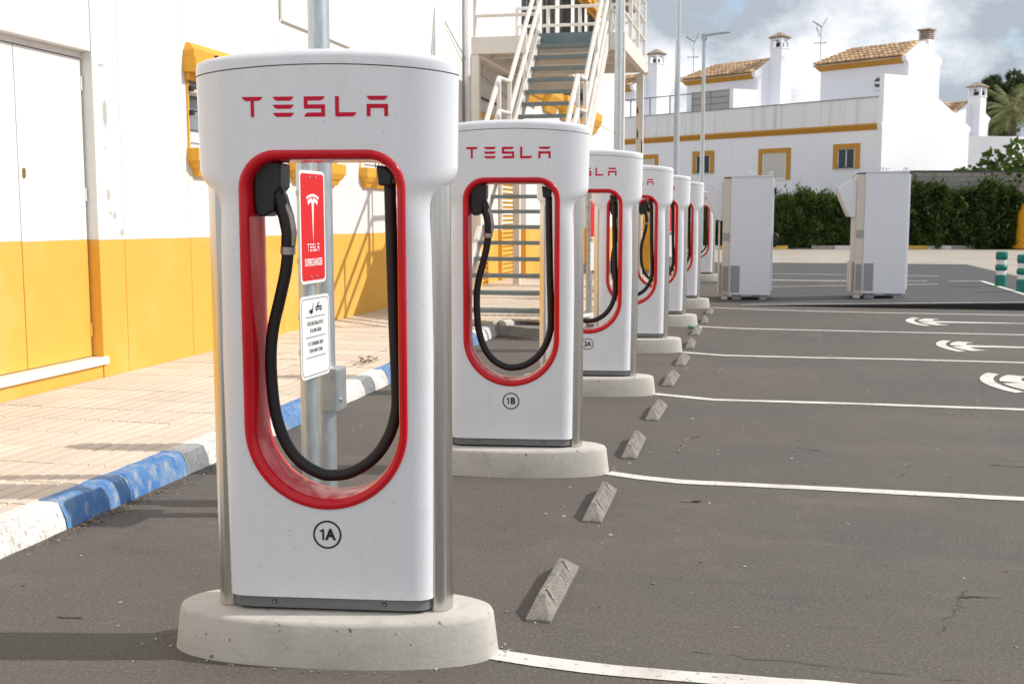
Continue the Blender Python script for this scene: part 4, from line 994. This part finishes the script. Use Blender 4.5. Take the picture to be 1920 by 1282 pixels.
def house(k, lab, first):
    o = k*7.23; t = thing('terraced_house', lab, 'house', (0, 0, 0), 0, 'row of white terraced houses'); b0 = o+(.20 if first else .004)
    w = MB(); hbox(w, b0, o+7.23, 0, .3, .6, 4.79, house_white); hbox(w, b0, o+7.23, .301, 5, .6, 5.6, house_white); w.build('wall', t)
    p = MB(); hbox(p, b0, o+7.23, .02, .22, 5.03, 6.05, parapet_m); pp = p.build('parapet', t)
    c = MB(); hbox(c, b0, o+7.23, -.09, .25, 4.94, 5.03, ochre); hbox(c, b0, o+7.23, -.05, .25, 4.86, 4.938, ochre); hbox(c, b0, o+7.23, -.02, .25, 4.78, 4.858, ochre); c.build('cornice', t)
    tp = MB(); hbox(tp, b0, o+7.23, -.01, .25, 6.052, 6.085, mat('coping', (.42, .38, .35), .9, .4, 4)); tp.build('coping', t)
    g = [(-.06, .6), (-.06, 4.72), (-.13, 5.03), (-.05, 5.06), (-.02, 6.92), (1.80, 6.99), (1.80, 7.50), (1.60, 7.62), (1.62, 7.76), (2.98, 8.47), (4.55, 7.87), (4.58, 7.80), (4.40, 7.57), (4.39, 6.26), (7.38, 5.21), (7.40, 5.12), (7.24, 4.97), (7.24, .6)]
    if not first: g = [(.26, 5.5), (.0, 6.1), (.0, 6.92)]+g[5:12]+[(4.40, 7.57), (4.39, 5.5)]
    MB().prism([(a*SC, hz(b)) for a, b in g], K+HU*(o*SC), HV, UP3, HU, .2*SC, house_white).build('gable_wall', t)
    u_ = MB(); hbox(u_, o+.20, o+4.05, 1.84, 4.35, 5.6, 7.60, house_white); u_.build('upper_storey', t)
    e = MB(); e.hexa([H(o+.2, 1.80, 7.51), H(o+4.10, 1.80, 7.51), H(o+4.10, 1.9, 7.51), H(o+.2, 1.9, 7.51), H(o+.2, 1.62, 7.70), H(o+4.24, 1.62, 7.70), H(o+4.24, 1.9, 7.70), H(o+.2, 1.9, 7.70)], ochre)
    e.build('eave', t)
    roof_tiles(t, o+.18, o+4.27, 1.56, 7.74, 2.99, 8.44, 1.05); roof_tiles(t, o+.18, o+4.27, 4.5, 7.84, 2.99, 8.44, 1.05)
    hp = MB(); hp.add([H(o+4.27, 1.56, 7.74), H(o+4.27, 4.5, 7.80), H(o+3.22, 2.99, 8.46)], [(0, 1, 2)], roof_m); hp.build('roof_hip', t)
    rg = MB(); rg.tube([H(o+.2+(3.05)*i/14, 2.99, 8.46+rnd.uniform(-.006, .006)) for i in range(15)], .085, mat('ridge_tile', (.28, .20, .15), .9, .4, 4), 8).build('ridge', t)
    house_window(t, o+.97, o+2.17, 3.29, 4.29); house_window(t, o+4.21, o+5.81, 2.93, 4.25, True)
    if first:
        chimney(t, o+.30, 3.75, 7.8, 8.62, .42, False)
        r_ = MB(); c0 = H(o+1.30, 1.82, 6.82)
        rw = MB(); n = 28
        ring = lambda r1, d: [c0+HU*(math.cos(2*math.pi*i/n)*r1)+UP3*(math.sin(2*math.pi*i/n)*r1)-HV*d for i in range(n)]
        rw.grid([ring(.34, 0), ring(.34, .06), ring(.22, .06), ring(.22, -.02)], sign_white, True); rwo = rw.build('round_window', t)
        MB().add(ring(.22, .01), [tuple(range(n))], glass).build('pane', rwo)
        MB().hexa([c0+HU*a+UP3*b-HV*d for b in (-.05, .05) for a, d in ((-.22, .02), (.22, .02), (.22, .05), (-.22, .05))], sign_white).build('mullion', rwo)
    else:
        chimney(t, o-.30, 2.98, 5.6, 8.86, .60, True)
        fn = MB()
        net = mat('windscreen_net', (.46, .42, .42), .9, .1, 30)
        hbox(fn, o+.25, o+2.35, .09, .11, 6.09, 6.93, net); fo = fn.build('terrace_screen', t)
        for i in range(3): q = MB(); hbox(q, o+.28+i*1.02, o+.31+i*1.02, .05, .08, 6.08, 6.96, galv_dull); q.build('screen_post', fo)
        for z in (6.35, 6.63, 6.9): q = MB(); hbox(q, o+.25, o+2.35, .06, .07, z, z+.012, dark_iron); q.build('screen_wire', fo)
        q = MB(); hbox(q, o+2.35, o+7.2, .06, .09, 6.86, 6.90, dark_iron); ro = q.build('terrace_rail', t)
        q = MB()
        for i in range(42): hbox(q, o+2.4+i*.115, o+2.404+i*.115, .07, .074, 6.09, 6.86, galv_dull)
        for i in range(5): hbox(q, o+2.35, o+7.2, .07, .074, 6.2+i*.14, 6.204+i*.14, galv_dull)
        kind(q.build('wire_net', ro), 'stuff')
        for i in range(4): q = MB(); hbox(q, o+3.6+i*1.2, o+3.63+i*1.2, .05, .09, 6.08, 6.86, dark_iron); q.build('rail_post', ro)
    return t
house(0, 'nearest white house with the tall blank sunlit side wall and tiled roof', True)
house(1, 'middle white house of the row with square arched chimney and terrace screen', False)
house(2, 'left white house of the row, its chimney seen beside the landing posts', False)
# far house on the right
fh = thing('far_house', 'far white house on the right with a tall slim chimney above the garden wall', 'house', (0, 0, 0))
def FH(u, v, z): return Vector((8.55, 60.6, 0))+HU*u+HV*v+UP3*z
def fbox(mb, u0, u1, v0, v1, z0, z1, m): return mb.hexa([FH(u0, v0, z0), FH(u0, v1, z0), FH(u1, v1, z0), FH(u1, v0, z0), FH(u0, v0, z1), FH(u0, v1, z1), FH(u1, v1, z1), FH(u1, v0, z1)], m)
_K, _SC, _hz = K, SC, hz
K = Vector((8.45, 60.9, -.35)); SC = 1.3; hz = lambda z: z
w = MB(); hbox(w, 0, 4, 1, 3.6, 2, 6.7, house_white); w.build('wall', fh)
g = [(.85, 2), (.85, 6.55), (.7, 6.75), (2.0, 7.55), (3.5, 6.8), (3.3, 6.5), (3.3, 2)]
MB().prism([(a*SC, b) for a, b in g], K-HU*.3, HV, UP3, HU, .3, house_white).build('gable_wall', fh)
e = MB(); hbox(e, 0, 4.1, .78, 1.0, 6.45, 6.75, ochre); e.build('eave', fh)
roof_tiles(fh, .0, 4.2, .7, 6.8, 2.0, 7.55, 0, cw=.17); chimney(fh, -.35, 2.0, 2, 7.75, .5, True)
K, SC, hz = _K, _SC, _hz

# ------------------------------------------------------------------ aerials
def aerial(p, h, lab):
    t = thing('tv_aerial', lab, 'aerial', p, 0, 'television aerials on the roofs')
    MB().tube([(0, 0, 0), (0, 0, h)], .022, galv_dull, 8).build('mast', t)
    ex, ey = Vector((.976, .218, 0)), Vector((-.218, .976, 0))
    b = MB().tube([-ex*.42+Vector((0, 0, h+.22)), ex*.04+Vector((0, 0, h-.06))], .022, dark_iron, 6).build('boom', t)
    for k in range(9):
        u = k/8; c = ex*(-.42+.4*u)+Vector((0, 0, h+.22-.25*u)); MB().tube([c-ey*.16-ex*.03, c+ey*.16+ex*.03], .012, dark_iron, 5).build('element', b)
    for sz in (1, -1):
        q = MB()
        for k in range(5): q.tube([ex*(.02+.05*k*(1 if sz > 0 else .6)-.3*(sz < 0))-ey*.3+Vector((0, 0, h-.05+sz*(.06+.085*k))), ex*(.02+.05*k*(1 if sz > 0 else .6)-.3*(sz < 0)+.12)+ey*.3+Vector((0, 0, h-.05+sz*(.06+.085*k)))], .009, galv_dull, 5)
        for yy in (-.3, 0, .3): q.tube([ex*(.05+yy*.2-.3*(sz < 0))+ey*yy+Vector((0, 0, h-.05)), ex*(.25+yy*.2-.3*(sz < 0))+ey*yy+Vector((0, 0, h-.05+sz*.45))], .009, galv_dull, 5)
        kind(q.build('reflector', t), 'stuff')
    b2 = MB().tube([(-.35, 0, h*.52), (.3, 0, h*.52)], .016, dark_iron, 6).build('boom', t)
    MB().tube([(.15, -.2, h*.52), (.15, .2, h*.52)], .012, dark_iron, 5).build('element', b2)
    return t
def at_depth(px_, py_, d):
    f, ps, pt = 2130., R(12.6), R(6.4)
    fh_ = Vector((-math.sin(ps), math.cos(ps), 0)); r_ = Vector((math.cos(ps), math.sin(ps), 0)); u_ = Vector((0, 0, 1))
    fw = fh_*math.cos(pt)-u_*math.sin(pt); up_ = fh_*math.sin(pt)+u_*math.cos(pt)
    return Vector((0, 0, 1.46))+(fw+r_*((px_-960)/f)-up_*((py_-641)/f))*d
p = H(11.3, 3.0, 7.3); aerial(at_depth(1300, 140, 61), 1.75, 'television aerial on the roof of the middle house')
aerial(at_depth(1538, 116, 57), 1.75, 'television aerial above the left end of the nearest house roof')

# ------------------------------------------------------------------ retaining walls, hedge kerb
fw_ = MB(); hbox(fw_, .2, 26, -.5, -.32, -1.5, 2.14, block_m); tag(fw_.build('retaining_wall'), 'low grey retaining wall under the house fronts behind the clipped hedge', 'wall')
rw = thing('block_wall', 'grey concrete block wall below the blank side wall, behind the right hedge', 'wall')
A, B = Vector((6.0, 52.6, 0)), Vector((12.6, 54.2, 0)); d = (B-A).normalized(); nv = Vector((-d.y, d.x, 0)); L = (B-A).length
MB().prism([(0, 0), (.16, 0), (.16, 3.30), (0, 3.30)], A+nv*.02, nv, UP3, d, L, joint_m if False else mat('mortar', (.26, .245, .22), .95, .2, 5)).build('wall_core', rw)
bm_me = None
bw, bh = .42, .205
for r_ in range(16):
    for c_ in range(int(L/bw)):
        if r_ < 5: continue
        if bm_me is None: bm_me = MB().box((0, -.012, 0), (bw-.014, .06, bh-.014), block_m).mesh('block')
        o = bpy.data.objects.new('block', bm_me); C.objects.link(o); o.parent = rw
        q = A+d*(c_*bw+(bw/2 if r_ % 2 else 0)); o.location = (q.x, q.y, r_*bh); o.rotation_euler = (0, 0, math.atan2(d.y, d.x))
MB().prism([(-.03, 3.30), (.20, 3.30), (.20, 3.36), (-.03, 3.36)], A, nv, UP3, d, L, mat('wall_cap', (.10, .09, .08), .9, .3, 4)).build('wall_cap', rw)
gw = thing('garden_wall', 'white rendered garden wall in shade behind the fig tree', 'wall')
P0, P1, P2_ = Vector((9.75, 61.2, 0)), Vector((11.95, 61.9, 0)), Vector((15.5, 65.5, 0))
for a, b in ((P0, P1), (P1, P2_)):
    d2 = (b-a).normalized(); n2 = Vector((-d2.y, d2.x, 0))
    MB().prism([(0, 1), (.2, 1), (.2, 5.35), (0, 5.35)], a, n2, UP3, d2, (b-a).length-.002, house_white).build('wall_panel', gw)
hk = bpy.data.objects.new('hedge_kerb', None); C.objects.link(hk); kind(hk, 'structure')
A2 = Vector((-4, 49.35, 0)); d2 = Vector((.9766, .215, 0)).normalized(); cols = [kerb_yellow, kerb_white]
for k in range(13):
    if k in (5,): continue
    q = A2+d2*(k*1.0); n2 = Vector((d2.y, -d2.x, 0))
    MB().prism([(0, -.03), (.12, -.03), (.10, .13), (.02, .13)], q, n2, UP3, d2, .985, cols[k % 2] if k % 3 else kerb_raw).build('kerb_stone', hk)

# ------------------------------------------------------------------ vegetation
def leaf_mesh(pts, dirs, ln, wd, mats, seed):
    """pts n x 3, dirs n x 3: one folded leaf (2 quads as a bent quad) per point"""
    g = np.random.default_rng(seed); n = len(pts)
    dirs = dirs/np.linalg.norm(dirs, axis=1, keepdims=True)
    rv = g.normal(size=(n, 3)); sd = np.cross(dirs, rv); sd /= np.linalg.norm(sd, axis=1, keepdims=True)+1e-9
    l = (ln*g.uniform(.6, 1.3, n))[:, None]; w = (wd*g.uniform(.7, 1.3, n))[:, None]
    a = pts; b = pts+dirs*l*.45+sd*w*.5; c = pts+dirs*l; d = pts+dirs*l*.45-sd*w*.5
    v = np.stack([a, b, c, d], 1).reshape(-1, 3)
    f = (np.arange(n)[:, None]*4+np.arange(4)[None]).tolist()
    return v.tolist(), [tuple(q) for q in f]
def foliage(name, pts, dirs, ln, wd, ms, seed, parent):
    mb = MB(); pts = np.asarray(pts, float); dirs = np.asarray(dirs, float); g = np.random.default_rng(seed+5)
    if not isinstance(ms, (list, tuple)): ms = [ms]
    sel = g.integers(0, len(ms), len(pts))
    for i, m in enumerate(ms):
        k = sel == i
        if k.any(): mb.add(*leaf_mesh(pts[k], dirs[k], ln, wd, ms, seed+i), m)
    o = mb.build(name, parent, recalc=False); kind(o, 'stuff'); return o
def blob_pts(g, clumps, per, rad):
    P_ = []; D_ = []
    for c, r_ in clumps:
        n = int(per*r_*r_/(rad*rad)); d = g.normal(size=(n, 3)); d /= np.linalg.norm(d, axis=1, keepdims=True)
        rr = r_*g.uniform(.55, 1.05, n)[:, None]; P_.append(np.array(c)+d*rr*np.array([1, 1, .85])); D_.append(d+g.normal(size=(n, 3))*.6)
    return np.concatenate(P_), np.concatenate(D_)
def hedge(lab, A, B, depth, hfun, n, ln, wd, ms, vertical, seed):
    A, B = Vector(A), Vector(B); d = (B-A).normalized(); nn = Vector((-d.y, d.x, 0)); L = (B-A).length
    t = thing('hedge', lab, 'hedge', A)
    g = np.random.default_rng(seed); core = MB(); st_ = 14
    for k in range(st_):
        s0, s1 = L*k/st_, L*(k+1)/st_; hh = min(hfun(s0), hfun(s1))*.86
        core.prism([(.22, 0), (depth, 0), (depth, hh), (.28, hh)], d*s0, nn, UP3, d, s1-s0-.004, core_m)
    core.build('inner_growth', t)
    s = g.uniform(0, L, n); hs = np.array([hfun(x) for x in s]); z = hs*g.uniform(0, 1, n)**.8
    top = g.random(n) < .22; bulge = .16*np.sin(s*3.7+np.sin(z*2.1)*1.3)+.10*np.sin(s*9.3+1+z*2.1)
    off_ = np.where(top, g.uniform(0, depth, n), .16-bulge+g.exponential(.07, n)-.10*(z/hs < .15))
    z = np.where(top, hs*g.uniform(.88, 1.02, n)+np.where(g.random(n) < .12, g.exponential(.13, n), 0), z)
    P_ = np.array(d)[None]*s[:, None]+np.array(nn)[None]*off_[:, None]+np.array([0, 0, 1])[None]*z[:, None]
    D_ = g.normal(size=(n, 3))*.55+np.array(-nn)*.35+np.array([0, 0, 1.0 if vertical else .3])
    for _ in range(int(L*7)):
        s_ = g.uniform(0, L); h_ = hfun(s_); up_ = g.exponential(.16)+.05; o_ = g.uniform(.05, depth*.6); q = 16; tt = g.uniform(0, 1, q)
        b_ = np.array(d)*s_+np.array(nn)*o_; lean = g.normal(size=3)*.12
        P_ = np.concatenate([P_, b_[None]+np.array([0, 0, 1.])*(h_*.94+tt*up_)[:, None]+lean[None]*tt[:, None]+g.normal(size=(q, 3))*.02])
        D_ = np.concatenate([D_, g.normal(size=(q, 3))*.5+np.array([0, 0, 1.1])])
    for _ in range(int(L*9)):
        s_ = g.uniform(0, L); h_ = hfun(s_)*g.uniform(.05, .95); q = 26; c_ = np.array(d)*s_-np.array(nn)*g.uniform(.0, .10)+np.array([0, 0, h_])
        P_ = np.concatenate([P_, c_[None]+g.normal(size=(q, 3))*np.array([.11, .05, .13])]); D_ = np.concatenate([D_, g.normal(size=(q, 3))*.6-np.array(nn)[None]*.5+np.array([0, 0, .4])])
    foliage('leaves', P_, D_, ln, wd, ms, seed, t)
    return t
wob = lambda s, a, b, sd: a+b*(math.sin(s*2.3+sd)+.6*math.sin(s*5.9+sd*2)+.4*math.sin(s*12.7+sd))
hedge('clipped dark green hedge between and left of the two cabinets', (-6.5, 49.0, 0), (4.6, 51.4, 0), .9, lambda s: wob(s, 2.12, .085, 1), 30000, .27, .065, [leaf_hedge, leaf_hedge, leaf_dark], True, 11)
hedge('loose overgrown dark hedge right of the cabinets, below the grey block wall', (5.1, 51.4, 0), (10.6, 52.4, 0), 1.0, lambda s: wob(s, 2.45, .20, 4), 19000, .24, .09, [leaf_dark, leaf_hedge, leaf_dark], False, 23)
def shrub(lab, c, rad, ht, n, ln, wd, ms, seed, cat='shrub'):
    t = thing('shrub', lab, cat, c); g = np.random.default_rng(seed)
    MB().tube([(0, 0, 0), (.03, .02, ht*.5), (0, 0, ht*.85)], [.05, .035, .012], bark, 6).build('stem', t)
    cl = [((g.normal()*rad*.45, g.normal()*rad*.4, ht*g.uniform(.25, .92)), rad*g.uniform(.35, .6)) for _ in range(14)]
    P_, D_ = blob_pts(g, cl, n/14, rad*.48); foliage('leaves', P_, D_+np.array([0, 0, .5]), ln, wd, ms, seed, t); return t
shrub('tall sprig rising out of the clipped hedge', (2.55, 51.2, 0), .30, 2.85, 420, .2, .05, [leaf_hedge], 3)
shrub('dark leafy shrub at the end of the loose hedge by the yellow container', (10.0, 54.1, 0), .9, 2.7, 2600, .22, .09, [leaf_dark, leaf_hedge], 4)
shrub('reddish brown shrub behind the yellow container', (11.3, 54.0, 0), .85, 2.5, 2400, .16, .07, [leaf_brown, leaf_brown, leaf_dark], 5)
shrub('pale yellow green bush behind the garden wall', (12.2, 68.5, 3.2), 1.15, 3.6, 2600, .3, .12, [leaf_lit, leaf_hedge], 6)
shrub('dark bush climbing the bank under the fig tree', (11.6, 54.9, .6), 1.2, 2.9, 3600, .24, .1, [leaf_dark, leaf_hedge, leaf_fig], 8)
# fig tree with big leaves
ft = thing('fig_tree', 'fig tree with large bright leaves in front of the white garden wall', 'tree', (11.0, 54.6, 0)); g = np.random.default_rng(31)
MB().tube([(0, 0, 0), (-.1, 0, 1.2), (.05, .1, 2.2)], [.11, .09, .06], bark, 8).build('trunk', ft, smooth=60)
cl = []
for i, (dx, z, r_) in enumerate([(-2.35, 3.35, .25), (-2.0, 3.1, .30), (-1.6, 3.45, .36), (-1.75, 2.75, .32), (-1.2, 3.95, .35), (-.95, 3.4, .45), (-.55, 3.0, .5), (-.35, 4.35, .32), (-.3, 3.7, .4), (.1, 3.3, .55), (.4, 2.7, .55), (-.1, 2.3, .6), (.7, 3.5, .5), (1.0, 2.9, .6), (1.2, 3.9, .5), (-.8, 2.45, .3), (-1.35, 2.3, .25), (1.5, 3.3, .6)]):
    dy = g.uniform(-.5, .5)-.15*abs(dx); cl.append(((dx, dy, z), r_))
    MB().tube([(.02, .05, 1.9+.1*(i % 3)), (dx*.5, dy*.5, 2.1+(z-2)*.45), (dx, dy, z-.05)], [.045, .03, .012], bark, 6).build('branch', ft)
P_, D_ = blob_pts(g, cl, 78, .4); foliage('leaves', P_, D_+np.array([0, 0, .15]), .30, .24, [leaf_fig, leaf_fig, leaf_hedge], 31, ft)
# pine
def pine(lab, x, y, h, rx, rz, seed, n, m=(leaf_pine, leaf_pine, leaf_dark)):
    t = thing('pine_tree', lab, 'tree', (x, y, 0)); g = np.random.default_rng(seed)
    MB().tube([(0, 0, 0), (.2, 0, h*.45), (0, 0, h*.8)], [.3, .22, .08], bark, 8).build('trunk', t, smooth=60)
    cl = []
    for i in range(40):
        d = g.normal(size=3); d /= np.linalg.norm(d); rr = g.uniform(.35, 1.)
        c = (d[0]*rx*rr, d[1]*rx*rr, h-rz+d[2]*rz*rr); cl.append((c, g.uniform(.45, .95)*rx*.30))
        if i % 4 == 0: MB().tube([(0, 0, h-rz*1.4), (c[0]*.6, c[1]*.6, c[2]-.2), c], [.09, .05, .02], bark, 6).build('branch', t)
    P_, D_ = blob_pts(g, cl, n/40, rx*.22); foliage('crown', P_, D_+np.array([0, 0, .3]), .34, .07, list(m), seed, t); return t
pine('large dark pine behind the far chimney', 17.25, 92.4, 11.9, 2.05, 2.0, 41, 16000)
pine('small distant tree peeping over the far house roof', 13.7, 91.6, 9.6, 1.0, .8, 44, 2200)
pine('dark tree filling the gap left of the palm', 15.6, 86.7, 8.9, 1.7, 2.4, 47, 9000)
# palm
pt = thing('palm_tree', 'palm with arching pale green fronds at the right edge above the wall', 'palm', (12.75, 66.5, 0)); g = np.random.default_rng(51)
MB().tube([(0, 0, 0), (.05, 0, 3.5), (0, 0, 6.9)], [.26, .22, .2], bark, 10).build('trunk', pt, smooth=60)
for i in range(34):
    az = i*2.399; el = R(75-100*(i/33)**.8); Ln = g.uniform(1.7, 2.4); mb = MB(); p = Vector((0, 0, 6.95)); dirv = Vector((math.cos(az)*math.cos(el), math.sin(az)*math.cos(el), math.sin(el))); pts = [p.copy()]
    for k in range(9): p = p+dirv*Ln/9; dirv = (dirv+Vector((0, 0, -.115))).normalized(); pts.append(p.copy())
    mb.tube(pts, [.03-.0025*k for k in range(10)], leaf_palm, 5)
    for k in range(1, 9):
        for j in (0, .5):
            q = pts[k].lerp(pts[k+1], j); fw2 = (pts[k+1]-pts[k]).normalized(); sd = fw2.cross(Vector((0, 0, 1))).normalized(); l = .55*math.sin(math.pi*(k+j+1)/11)+.1
            for s_ in (-1, 1):
                tip = q+sd*s_*l*.8+fw2*l*.5+Vector((0, 0, -l*.35)); mb.add([q-fw2*.03, q+fw2*.03, tip], [(0, 1, 2)], leaf_palm)
    mb.build('frond', pt, recalc=False)
